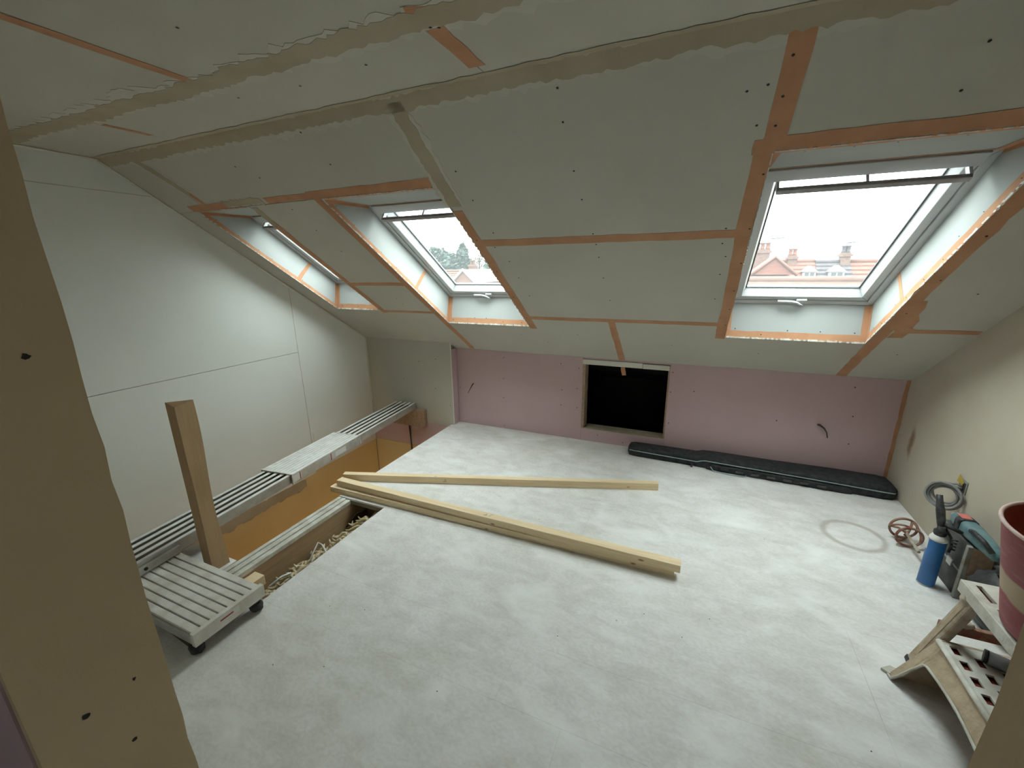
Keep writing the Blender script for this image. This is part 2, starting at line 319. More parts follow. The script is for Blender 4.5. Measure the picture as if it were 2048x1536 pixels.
def screws(pts, fn, d, r=.0045):
    g = G(); sg = 1 if d > 0 else -1
    for (u, v) in pts:
        k = 6; V = [fn(u+r*math.cos(2*math.pi*i/k), v+r*math.sin(2*math.pi*i/k), d) for i in range(k)]+[fn(u, v, d+sg*.001)]
        g.add(V, [(i, (i+1) % k, k) for i in range(k)])
    return g

# ================================================================ THE SETTING
# ---- floor
g = G()
for (a, b, c, d) in ((-1.9575, XR+.1, -1.58, 0.0), (-1.568, XR+.1, -2.44, -1.58), (-2.33, XR+.1, YH, -2.44), (XL-.1, -2.33, YH, -3.19), (-2.33, -1.96, -2.44, -2.30), (-1.96, -1.568, -2.44, -2.425)):
    g.box(a, b, c, d, -.04, -.0125)
floor = struct('floor', g, 'boardcore', 'pale dusty sheet floor with a stairwell opening along the gable wall')
E_ = .0003
for (a, b, c, d) in ((-1.9575, -.75, -.97, 0), (-.75, XR, -.97, 0), (-1.9575, -.30, -1.58, -.97), (-.30, XR, -1.58, -.97),
                     (-1.568, .9, -2.17, -1.58), (.9, XR, -2.17, -1.58), (-1.568, -.35, -2.44, -2.17), (-.35, XR, -2.44, -2.17),
                     (-2.33, -1.568, -3.19, -2.44), (-1.568, -.1, -3.19, -2.44), (-.1, XR, -3.19, -2.44), (XL, 0, YH, -3.19), (0, XR, YH, -3.19), (-2.33, -1.96, -2.44, -2.30)):
    link('floor_sheet', G().prism(shrink(rect(a, b, c, d), E_), XY(0), -.0125, 0), 'floor', floor)
tag(link('screw_heads', screws([(random.uniform(-1.4, 1.2), random.uniform(-2.9, -.2)) for _ in range(22)], XY(0), .0006, .0025), 'screw', floor), kind='stuff')

# ---- joists, plaster and cavity under the floor opening
g = G().box(-1.95, -1.852, -2.44, -1.57, -.25, -.034)
j = tag(link('floor_joist', g, 'joist', origin=(-1.9, -2.0, -.25)), 'brown joist beside the open floor hole, three battens on top', 'joist')
for i, (a, b) in enumerate(((-1.952, -1.926), (-1.922, -1.888), (-1.884, -1.850))):
    link('edge_batten', G().box(a, b, -2.40, -1.585, -.034, (0.0, -.003, -.008)[i]), M['aluDust'] if 0 else M['bead'] if 0 else M['stepTop'], j, bevel=.0015)
g = G().box(-1.852, -1.0, -2.62, -1.45, -.30, -.26).box(-1.0, -.98, -2.62, -1.45, -.26, -.04).box(-1.85, -1.0, -1.45, -1.43, -.26, -.04).box(-1.85, -1.0, -2.64, -2.62, -.26, -.04)
g.box(-1.958, -1.852, -1.568, -1.40, -.30, -.041).box(-1.958, -1.852, -2.64, -2.442, -.30, -.041)  # end blocks added to stop stairwell lamp light leaking into the hole
struct('trim_1', g, 'joist', 'dark timber cavity under the floor sheets')
# ---- gable wall (left)
def gable(y, z, d): return (XL+d, y, z)
g = G().box(XL-.16, XL-.0125, YH, .2, -2.8, 2.4)
wl = struct('wall_left', g, 'boardcore', 'grey plasterboard gable wall beside the stairwell')
for poly in (rect(-3.9, -1.4, 1.953, 2.118), rect(-3.9, -.929, .8226, 1.953), rect(-3.9, -.929, -.31, .8226)):
    pass
def slope_z(y): return HK-TA*y
top_mid = [(YH, .8226), (-.929, .8226), (-.929, slope_z(-.929)), (-(1.953-HK)/TA, 1.953), (YH, 1.953)]
top_hi = [(YH, 1.953), (-(1.953-HK)/TA, 1.953), (YBEND, H), (YH, H)]
low = rect(YH, -.929, -.335, .8226)
right = [(-.929, -.31), (YB, -.31), (YB, slope_z(YB)), (-.929, slope_z(-.929))]
def inset(poly, e):
    n = len(poly); out = []
    cx = sum(p[0] for p in poly)/n; cy = sum(p[1] for p in poly)/n
    for x, y in poly:
        v = Vector((cx-x, cy-y)); out.append((x+math.copysign(e, v.x), y+math.copysign(e, v.y)))
    return out
for poly in (top_mid, top_hi, low, right): link('plasterboard_panel', G().prism(inset(poly, .0018), gable, -.0125, 0), 'gable', wl)
link('stairwell_plaster', G().box(XL-.0125, XL-.004, -3.19, YB, -2.7, -.30), 'ochre', wl)
link('rough_plaster_edge', strip((-3.15, -.375), (-1.05, -.375), .085, gable, -.0020, .012, .03, .0015, .006), 'compound', wl)
for a, b in (((-.929, -.31), (-.929, slope_z(-.929))), ((YH+1, 1.953), (-(1.953-HK)/TA, 1.953))):
    link('joint_filler', strip(a, b, .005, gable, .0010, .0012), 'smear', wl)
g = G()
for a, b in (((YH, H-.006), (YBEND, H-.006)), ((YBEND, H-.008), (YB, slope_z(YB)-.010)), ((YB-.005, slope_z(YB)), (YB-.005, .16))):
    n = 26; pts = [Vector(gable(a[0]+(b[0]-a[0])*i/n, a[1]+(b[1]-a[1])*i/n, .003+random.uniform(0, .002))) for i in range(n+1)]
    link('caulk_bead', G().tube(pts, [random.uniform(.006, .009) for _ in pts], 6), 'caulk', wl)
link('plaster_drip', strip((-.90, .06), (-.905, -.07), .012, gable, .0015, .004, .02), 'caulk', wl)
# ---- knee wall (far side)
def knee(x, z, d): return (x, d, z)
HL, HR, HB, HT = -.6625, .042, .112, .745
g = G().box(XL-.1, HL-.01, .014, .11, -2.0, HK+.2).box(HR+.01, XR+.1, .014, .11, -2.0, HK+.2).box(HL-.01, HR+.01, .014, .11, -.3, HB-.01).box(HL-.01, HR+.01, .014, .11, HT+.0, HK+.2)
wf = struct('wall_far', g, 'boardcore', 'low pink plasterboard knee wall with a square hatch opening')
for poly in (rect(XB, HL, 0, HK), rect(HL, HR, 0, HB), rect(HR, XR, 0, HK), rect(HL, HR, HT+.004, HK+.004)):
    link('plasterboard_panel', G().prism(shrink(poly, .001), knee, 0, .0125), 'pink', wf)
link('hatch_lining', G().box(HL-.004, HL+.022, .006, .12, HB, HT-.03), 'osb', wf, bevel=.001)
link('hatch_lining', G().box(HR-.012, HR+.004, .006, .12, HB, HT-.03), 'osb', wf, bevel=.001)
link('hatch_sill', G().box(HL, HR, .004, .13, HB-.012, HB+.004), 'sillWood', wf, bevel=.001)
link('hatch_head_trim', G().box(HL-.001, -.17, -.004, .03, .702, HT), 'caulk', wf, bevel=.001)
link('hatch_head_trim', G().box(-.168, HR-.004, -.003, .03, .700, HT-.006), 'caulk', wf, bevel=.001)
tag(link('screw_heads', screws([(-0.698, 0.66), (-0.709, 0.477), (-0.704, 0.301), (-0.86, 0.69), (-0.846, 0.449), (-0.852, 0.307), (-1.416, 0.704), (-1.42, 0.501), (-1.424, 0.313), (-1.419, 0.027), (0.814, 0.387), (0.065, 0.689), (0.06, 0.527), (0.067, 0.262), (0.232, 0.55), (1.26, 0.478), (1.269, 0.272), (1.237, 0.686), (-1.9, 0.364), (-0.511, 0.068), (-0.289, 0.03)], knee, -.0006), 'screw', wf), kind='stuff')
link('corner_tape', strip((XR-.012, .02), (XR-.012, HK), .022, knee, -.0012, .003), 'tape', wf)
link('loose_tape', strip((-.335, .705), (-.322, .615), .035, lambda x, z, d: (x, .035+(.705-z)*.35+d, z), -.001, .002), 'tape', wf)
# eaves void behind the hatch, lined with sagging black membrane
g = G()
for i in range(13):
    pass
nx = 12; V = []
for i in range(nx+1):
    x = -1.3+2.0*i/nx
    for jx in range(6):
        y = .12+jx*.18; V.append((x, y, max(.69-.35*jx*.18-.05*math.sin(i*1.05)**2*(1 if jx else .2), -.1)))
g.add(V, [(i*6+k, i*6+k+1, (i+1)*6+k+1, (i+1)*6+k) for i in range(nx) for k in range(5)])
g.box(-1.3, .7, 1.02, 1.04, -.2, .6).box(-1.32, -1.3, .11, 1.04, -.2, .8).box(.7, .72, .11, 1.04, -.2, .8).box(-1.32, .72, .11, 1.04, -.22, -.2).box(-1.32, .72, .11, 1.06, .8, .82)
struct('trim_2', g, 'void', 'dark eaves void behind the hatch with black sagging membrane')
# ---- boxed-out grey section at the left end of the knee wall
def boxf(x, z, d): return (x, YB+d, z)
g = G().box(XL-.02, XB-.012, YB+.0125, .02, -2.8, slope_z(YB)+.1)
wb = struct('wall_boxing', g, 'boardcore', 'grey plasterboard boxing beside the gable, pink below floor level')
link('plasterboard_panel', G().prism([(XL, -.02), (XB, -.02), (XB, slope_z(YB)), (XL, slope_z(YB))], boxf, 0, .0125), 'board', wb)
link('plasterboard_panel', G().prism(rect(XL, -1.95, -.295, -.022), boxf, .001, .0125), 'pink', wb)
link('stairwell_plaster', G().prism(rect(XL, -1.95, -2.7, -.30), boxf, .004, .0125), 'ochre', wb)
link('plasterboard_return', G().box(XB-.0125, XB, YB+.0125, 0, -.02, slope_z(0)), 'pink', wb)
link('corner_bead', G().box(XB-.004, XB+.003, YB-.003, YB+.006, 0, slope_z(YB)-.004), 'caulk', wb)
tag(link('screw_heads', screws([(-2.30, .62), (-2.5, .42), (-2.12, .36), (-2.1, .66), (-1.96, .2)], boxf, -.0006), 'screw', wb), kind='stuff')
# stairwell: lower floor and near/right sides
g = G().box(XL-.1, -1.93, -3.25, .05, -2.8, -2.7).box(XL-.1, -2.33, -3.22, -3.195, -2.7, -.0).box(-2.332, -2.322, -3.2, -2.31, -2.7, -.04).box(-2.332, -1.95, -2.33, -2.31, -2.7, -.04).box(-1.95, -1.94, -2.32, -1.57, -2.7, -.25).box(-1.9575, -1.94, -1.57, -.09, -2.7, -.04)
struct('wall_stairwell', g, 'ochre', 'ochre plaster lining deep in the stairwell')
# lamp on the landing one floor down, throwing warm light up the stairwell
lmp = tag(empty('bulkhead_lamp', (-1.99, -1.0, -1.75)), 'small bulkhead lamp low on the stairwell side wall', 'lamp')
link('lamp_base', G().box(-1.957, -1.945, -1.08, -.92, -1.80, -1.64), 'white', lmp); link('lamp_glass', G().lathe([(.06, 0), (.055, .02), (.035, .035), (.001, .042)], n=20, M4=Matrix(((0, 0, -1, -1.958), (0, 1, 0, -1.0), (1, 0, 0, -1.72), (0, 0, 0, 1)))), 'label', lmp)
ld = bpy.data.lights.new('landing_glow', 'POINT'); ld.energy = 7; ld.color = (1, .80, .55); ld.shadow_soft_size = .05
lo = bpy.data.objects.new('landing_glow', ld); COL.objects.link(lo); lo.parent = lmp; lo.location = (-.08, 0, .03)
# ---- right wall
wr = struct('wall_right', G().box(XR, XR+.15, YH, .2, -.1, 2.4), 'wallR', 'bare beige skimmed side wall with a brown stain near the corner')
# ---- doorway wall around the camera's opening and the hallway behind
g = G().box(XL, XD0-.022, YD0+.0125, YD1-.0125, 0, H).box(XD1+.022, XR, YD0+.0125, YD1-.0125, 0, H).box(XD0-.02, XD1+.02, YD0+.0125, YD1-.0125, 2.025, H)
wd = struct('wall_near', g, 'boardcore', 'stud partition around the doorway in the foreground')
for a, b, c, d in ((XL, XD0-.021, 0, H), (XD1+.021, XR, 0, H), (XD0, XD1, 2.04, H)):
    link('plasterboard_panel', G().box(a, b, YD1-.0125, YD1-.0005, c, d), 'board', wd)
    link('plasterboard_panel', G().box(a, b, YD0, YD0+.0125, c, d), 'pink', wd)
def jamb_geo(x, sg):
    g = G(); n = 40; secs = []
    for i in range(n+1):
        z = 2.02*i/n; e = random.uniform(-.0018, .0018); xi = x-sg*.02
        secs.append([(xi, YD0+.003, z), (x, YD0+.003+e*.5, z), (x, YD1+e, z), (xi, YD1+e, z)])
    return g.loft(secs, smooth=False)
jl = tag(link('door_1', jamb_geo(XD0, 1), 'jamb'), 'raw brown door lining at the left edge, close to the camera', None, None, 'structure')
def jl_f(y, z, d): return (XD0+d, y, z)
for (y, z, r) in ((-3.235, 1.403, .0045), (-3.292, .884, .0048), (-3.233, .888, .003), (-3.253, .787, .004)):
    k = 9; V = [jl_f(y+r*random.uniform(.6, 1.2)*math.cos(6.283*i/k), z+r*random.uniform(.6, 1.2)*math.sin(6.283*i/k), .0006) for i in range(k)]
    link('nail_hole', G().add(V, [tuple(range(k))]), 'screw', jl)
tag(link('door_2', jamb_geo(XD1, -1), 'jamb'), 'raw brown door lining at the lower right corner, close to the camera', None, None, 'structure')
HX0, HX1, HZ0, HZ1 = -.20, .32, 1.30, 1.75
struct('wall_hall', G().box(XL-.1, HX0, YH-.1, YH, 0, 2.3).box(HX1, XR+.1, YH-.1, YH, 0, 2.3).box(HX0, HX1, YH-.1, YH, 0, HZ0).box(HX0, HX1, YH-.1, YH, HZ1, 2.3), 'board', 'rear wall of the landing behind the camera')
w4 = tag(link('window_4', G().box(HX0, HX1, YH-.08, YH-.02, HZ0, HZ0+.05).box(HX0, HX1, YH-.08, YH-.02, HZ1-.05, HZ1).box(HX0, HX0+.05, YH-.08, YH-.02, HZ0+.05, HZ1-.05).box(HX1-.05, HX1, YH-.08, YH-.02, HZ0+.05, HZ1-.05), 'white'), 'small white rear window behind the camera', None, None, 'structure')
link('pane', G().add([(HX0+.05, YH-.05, HZ0+.05), (HX1-.05, YH-.05, HZ0+.05), (HX1-.05, YH-.05, HZ1-.05), (HX0+.05, YH-.05, HZ1-.05)], [(0, 1, 2, 3)]), 'glass', w4)

# ---- ceiling: sloped and flat parts, backing with window openings, boards, joints
WIN = [dict(n=1, x0=-2.765, x1=-2.280, s0=.740, s1=1.993, f0=.835, f1=1.705, z=0),
       dict(n=2, x0=-1.705, x1=-.980, s0=.554, s1=1.995, f0=.640, f1=1.705, z=0),
       dict(n=3, x0=.370, x1=1.110, s0=.525, s1=1.999, f0=.620, f1=1.708, z=0)]
D = .20
g = G(); xs = [XL-.1]+[v for w in WIN for v in (w['x0']-.0, w['x1']+.0)]+[XR+.1]
def slab(a, b, s0, s1): g.prism(rect(a, b, s0, s1), SP, .0128, .30)
for a, b in ((xs[0], xs[1]), (xs[2], xs[3]), (xs[4], xs[5]), (xs[6], xs[7])): slab(a+(.011 if a > XL else 0), b-(.011 if b < XR else 0), -.2, SB+.05)
for w in WIN:
    # the opening narrows towards the frame like the lining boards do
    for (s_in0, s_in1, s_out0, s_out1) in ((-.2, w['s0']-.013, -.2, w['f0']-.013), (w['s1']+.013, SB+.05, w['f1']+.013, SB+.05)):
        a, b = w['x0']-.011, w['x1']+.011
        lo = [SP(a, s_in0, .0128), SP(b, s_in0, .0128), SP(b, s_in1, .0128), SP(a, s_in1, .0128)]
        mi = [SP(a, s_out0, D), SP(b, s_out0, D), SP(b, s_out1, D), SP(a, s_out1, D)]
        hi = [SP(a, s_out0, .30), SP(b, s_out0, .30), SP(b, s_out1, .30), SP(a, s_out1, .30)]
        g.hexa(lo, mi); g.hexa(mi, hi)
g.box(XL-.1, XR+.1, YH-.1, YBEND+.02, H+.0128, H+.2)
ceil = struct('ceiling', g, 'boardcore', 'grey plasterboard loft ceiling, flat above and sloping down to the knee wall')
w1, w2, w3 = WIN
panels = [rect(XL, -2.65, 1.993, SB), rect(XL, -2.765, .728, 1.993), rect(-2.65, -.955, 1.994, SB),
          rect(-2.28, -1.705, 1.152, 1.993), rect(-2.28, -1.705, .728, 1.152),
          [(XL, 0), (-1.725, 0), (-1.725, .728), (-2.28, .728), (-2.28, .74), (-2.765, .74), (-2.765, .728), (XL, .728)],
          [(-1.725, 0), (-.337, 0), (-.337, .70), (-.98, .70), (-.98, .554), (-1.705, .554), (-1.725, .554)],
          [(-.337, 0), (1.14, 0), (1.14, .525), (.37, .525), (.37, .70), (-.337, .70)],
          [(1.14, 0), (XR, 0), (XR, .70), (1.11, .70), (1.11, .525), (1.14, .525)],
          rect(1.11, XR, .70, 1.999), rect(-.98, .37, .70, 1.571),
          [(-.98, 1.571), (.37, 1.571), (.37, SB), (-.955, SB), (-.955, 1.994), (-.98, 1.994)], rect(.37, XR, 1.999, SB)]
for poly in panels: link('plasterboard_panel', G().prism(inset(poly, .0012) if len(poly) == 4 else poly, SP, 0, .0125), 'board', ceil)
def FL(x, y, d): return (x, y, H-d)
def SPi(x, s, d): return SP(x, s, -d)
for (a, b, c, d) in ((XL, -2.215, YSEAM, YBEND), (-2.215, -.525, YSEAM, YBEND), (-.525, XR, YSEAM, YBEND), (XL, -1.44, YD1, YSEAM), (-1.44, .9, YD1, YSEAM), (.9, XR, YD1, YSEAM), (XL, XR, YH, YD1)):
    link('plasterboard_panel', G().prism(shrink(rect(a, b, c, d), .001), FL, -.0125, 0), 'board', ceil)
TN = [0]
def tape(a, b, w=.052, rag=.002, wob=.002, fn=SPi, d=.0010):
    TN[0] += 1; return link('scrim_tape', strip(a, b, w, fn, d+.00004*TN[0], rag, .06, .0009, wob), 'tape', ceil)
T = tape
# around window 1
T((-2.79, 2.018), (-2.44, 2.018)); T((-2.255, 1.86), (-2.255, .70), .05); T((-2.36, 2.015), (-2.33, 2.02), .04)
T((-2.62, 2.14), (-2.615, 2.03), .03)
# between windows 1 and 2
T((-2.1, 2.02), (-1.74, 2.02), .045); T((-2.235, 1.152), (-1.76, 1.152), .04); T((-2.235, .728), (-1.72, .728), .034)
# around window 2
T((-1.75, 2.022), (-.965, 2.022), .055); T((-1.73, 2.02), (-1.73, .02), .05); T((-.953, 1.83), (-.953, .52), .055)
T((-1.77, 2.03), (-1.70, 2.005), .05)
# between windows 2 and 3
T((-.925, 1.571), (.315, 1.571), .055); T((-.925, .70), (.315, .70), .045); T((-.337, .70), (-.337, -.0), .05)
# around window 3
T((.343, 2.02), (.343, .50), .058); T((.37, 2.40), (.365, 2.03), .065); T((.335, 2.027), (1.18, 2.027), .06); T((1.138, 2.02), (1.138, .0), .058, .003, .004)
T((1.165, 1.02), (1.21, .62), .06, .01, .008); T((1.19, .70), (1.515, .715), .04); T((1.16, .78), (1.215, .70), .075, .012)
T((.345, 2.05), (.345, 1.99), .07)
# flat ceiling tapes
T((-1.44, -2.41), (-1.475, -3.1), .042, fn=FL); T((-.525, -2.09), (-.525, -2.33), .055, fn=FL); T((-2.215, -2.13), (-2.225, -2.30), .028, fn=FL); T((-.55, -2.42), (-.40, -2.36), .05, fn=FL)
def comp(a, b, w, fn, rag=.010, wob=.007, smear=True):
    if smear: link('plaster_smear', strip(a, b, w+.035, fn, .0016, rag*1.7, .022, .001, wob*1.2), 'smear', ceil)
    link('joint_compound', strip(a, b, w, fn, .0024, rag*.8, .018, .001, wob*.8), 'compound', ceil)
comp((XL, YSEAM), (XR, YSEAM), .085, FL, .012, .007)
comp((XL+.0, SB-.028), (XR, SB-.028), .06, SPi, .008, .004)
link('joint_compound', strip((XL, YBEND-.012), (XR, YBEND-.012), .028, FL, .0024, .005, .04, .001, .002), 'compound', ceil)
comp((-.925, 2.41), (-.95, 1.86), .065, SPi, .006, .004)
comp((-2.68, 2.40), (-2.62, 2.13), .05, SPi, .006, .004); comp((-2.45, 2.03), (-2.13, 2.025), .05, SPi, .012, .006, False)
comp((-2.245, 1.98), (-2.255, 1.82), .04, SPi, .005, .003, False)
tag(link('screw_heads', screws([(-0.313, 2.225), (0.261, 2.234), (0.314, 2.245), (0.306, 2.11), (-0.32, 2.004), (-0.835, 2.069), (-0.834, 1.893), (-0.318, 1.844), (-0.826, 1.656), (-0.308, 1.613), (-0.306, 1.53), (0.265, 1.507), (0.269, 1.61), (0.288, 1.408), (0.278, 1.257), (-0.309, 1.423), (-0.313, 1.229), (-0.309, 0.977), (-0.867, 1.535), (-0.829, 1.403), (-0.829, 1.232), (-0.829, 1.019), (-1.448, 2.191), (-1.451, 2.365), (-1.955, 2.173), (-2.032, 2.255), (0.779, 2.268), (0.786, 2.139), (1.323, 1.09), (0.275, 1.015), (-1.978, 1.941), (-1.978, 1.758), (-1.971, 1.55), (-0.302, 2.35), (-1.1, .40), (-.9, .28), (-.62, .45), (.05, .36), (.6, .3), (1.3, .4), (-1.96, .95), (-1.96, .86)]
    + [(.36, s) for s in (2.32, 2.2, 2.1, 1.9, 1.6, 1.35, 1.1, .9, .7)] + [(1.15, s) for s in (1.8, 1.5, 1.2, .9)] + [(-.95, s) for s in (1.6, 1.3, 1.0, .7)], SPi, .0030), 'screw', ceil), kind='stuff')
tag(link('screw_heads', screws([(-1.126, -2.616), (-0.829, -2.249), (-1.428, -2.248), (-1.14, -2.226), (-.53, -2.34), (-.51, -2.33)], FL, .003, .005), 'screw', ceil), kind='stuff')

# ---- roof windows
def window(w):
    a, b, s0, s1, f0, f1 = w['x0'], w['x1'], w['s0'], w['s1'], w['f0'], w['f1']; n = w['n']
    root = empty('window_%d' % n, SP((a+b)/2, s0, 0)); tag(root, ('narrow roof window beside the gable wall, half hidden by its reveal', 'middle roof window with trees outside', 'large right-hand roof window with red rooftops outside')[n-1], None, None, 'structure')
    P = lambda nm, gg, mm, par=root, bev=0: link(nm, gg, mm, par, True, bev)
    d0 = .0012
    A = [(a, s0), (b, s0), (b, s1), (a, s1)]; B = [(a, f0), (b, f0), (b, f1), (a, f1)]
    def bil(i):   # reveal face i -> function(u along edge 0..1, v depth 0..1, d into the room)
        p0, p1 = SP(*A[i], 0), SP(*A[(i+1) % 4], 0); q0, q1 = SP(*B[i], D), SP(*B[(i+1) % 4], D)
        p0, p1, q0, q1 = map(Vector, (p0, p1, q0, q1)); nn = (p1-p0).cross(q0-p0).normalized(); cc = (p0+p1+q0+q1)/4; mid = Vector(SP((a+b)/2, (s0+s1)/2, .05))
        if nn.dot(mid-cc) < 0: nn = -nn
        ln, dp = (p1-p0).length, (q0-p0).length
        return (lambda u, v, d: tuple((p0*(1-u)+p1*u)*(1-v)+(q0*(1-u)+q1*u)*v+nn*d)), ln, dp
    for i in range(4):
        fn, ln, dp = bil(i)
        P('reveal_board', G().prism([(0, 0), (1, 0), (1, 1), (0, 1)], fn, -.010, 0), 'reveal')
        sf = lambda x, y, d, fn=fn, ln=ln, dp=dp: fn(x/ln, y/dp, d)
        P('scrim_tape', strip((0.005, .026), (ln-.005, .026), .042, sf, .0012, .002, .06, .001, .0015), 'tape')
        if i in (0, 2): pass
        P('scrim_tape', strip((.016, .01), (.016, dp-.004), .030, sf, .0022, .0015, .04), 'tape')
        P('scrim_tape', strip((ln-.016, .01), (ln-.016, dp-.004), .030, sf, .0022, .0015, .04), 'tape')
        if i == 2: P('scrim_tape', strip((.005, dp-.014), (ln-.005, dp-.014), .012, sf, .0016, .0015, .06), 'tape')
        if i in (1, 3):
            c = ln*(.30 if i == 1 else .64)
            P('scrim_tape', strip((c, .03), (c, dp-.006), .036, sf, .0018, .002, .04), 'tape')
        k = max(3, int(ln/.14))
        tag(P('screw_heads', screws([((q+.5)*ln/k+random.uniform(-.03, .03), random.choice((.05, .058, .026))) for q in range(k)], sf, .0026, .0035), 'screw'), kind='stuff')
        # perforated corner bead along the opening edge
        gg = G(); q = 0; m_ = int(ln/.012)
        for q in range(m_):
            if random.random() < .72:
                u = (q+.5)*.012; gg.prism(rect(u-.0058, u+.0058, -.002, .005+random.uniform(0, .006)), lambda x, y, d, sf=sf: sf(x, y, d), .001, .0045)
        tag(P('corner_bead', gg, 'bead'), kind='stuff')
    # fixed frame, sash, glass
    def ringf(o, i, da, db):
        gg = G(); (x0, x1, t0, t1), (u0, u1, v0, v1) = o, i
        O_ = [(x0, t0), (x1, t0), (x1, t1), (x0, t1)]; I_ = [(u0, v0), (u1, v0), (u1, v1), (u0, v1)]
        for k in range(4):
            l = (k+1) % 4
            gg.hexa([SP(*O_[k], da), SP(*O_[l], da), SP(*I_[l], da), SP(*I_[k], da)], [SP(*O_[k], db), SP(*O_[l], db), SP(*I_[l], db), SP(*I_[k], db)])
        return gg
    fo = (a-.03, b+.03, f0-.03, f1+.03)
    # bevelled inner edges: inner ring shrinks with depth
    f_in = (a+.030, b-.030, f0+.030, f1-.030)
    P('frame', ringf(fo, f_in, D, D+.09), 'white', root, .003)
    s_out = (a+.031, b-.031, f0+.031, f1-.031); s_in = (a+.068, b-.068, f0+.070, f1-.060)
    sash = P('sash', ringf(s_out, s_in, D+.008, D+.075), 'white', root, .004)
    g_in = (a+.084, b-.084, f0+.088, f1-.075)
    # sloping glazing bead
    gg = G(); O_ = [(s_in[0], s_in[2]), (s_in[1], s_in[2]), (s_in[1], s_in[3]), (s_in[0], s_in[3])]; I_ = [(g_in[0], g_in[2]), (g_in[1], g_in[2]), (g_in[1], g_in[3]), (g_in[0], g_in[3])]
    for k in range(4):
        l = (k+1) % 4
        gg.hexa([SP(*O_[k], D+.012), SP(*O_[l], D+.012), SP(*I_[l], D+.060), SP(*I_[k], D+.060)], [SP(*O_[k], D+.075), SP(*O_[l], D+.075), SP(*I_[l], D+.075), SP(*I_[k], D+.075)])
    link('glazing_bead', gg, 'white', sash)
    link('seal', ringf((g_in[0]-.002, g_in[1]+.002, g_in[2]-.002, g_in[3]+.002), (g_in[0]+.006, g_in[1]-.006, g_in[2]+.006, g_in[3]-.006), D+.057, D+.066), 'seal', sash)
    pane = P('pane', G().add([SP(x, t, D+.0665) for x, t in rect(g_in[0]-.002, g_in[1]+.002, g_in[2]-.002, g_in[3]+.002)], [(0, 1, 2, 3)]), 'glass')
    # outer frame cover so the edges do not leak light
    P('flashing', ringf((a-.10, b+.10, f0-.10, f1+.10), (a+.05, b-.05, f0+.05, f1-.05), D+.076, D+.10), 'seal')
    # ventilation bar along the top with three brackets
    bx0, bx1, bs, bd = a+.075, b-.055, f1-.075, D-.055
    bar = P('control_bar', G().prism([(bx0, bs-.013), (bx1, bs-.013), (bx1, bs+.013), (bx0, bs+.013)], SP, bd, bd+.018), 'barGrey', root, .004)
    for x in (bx0+.004, (bx0+bx1)/2, bx1-.004):
        link('bracket', G().prism(rect(x-.005, x+.005, bs-.010, bs+.012), SP, bd+.010, D+.02), 'white', bar)
    P('head_cover', G().prism(rect(a+.03, b-.03, f1-.062, f1-.0005), SP, D-.010, D+.02), 'white', root, .003)
    # handle in the middle of the bottom rail
    hx = (a+b)/2-.03; hs = f0+.045
    h = P('handle', G().tube([SP(hx-.075, hs+.004, D-.012), SP(hx, hs+.006, D-.016), SP(hx+.025, hs+.002, D-.020), SP(hx+.045, hs-.014, D-.024), SP(hx+.058, hs-.022, D-.022)], [.007, .008, .008, .006, .004], 8), 'white')
    link('handle_base', G().prism(rect(hx+.022, hx+.075, hs-.012, hs+.008), SP, D-.008, D+.012), 'white', h, True, .002)
for w in WIN: window(w)

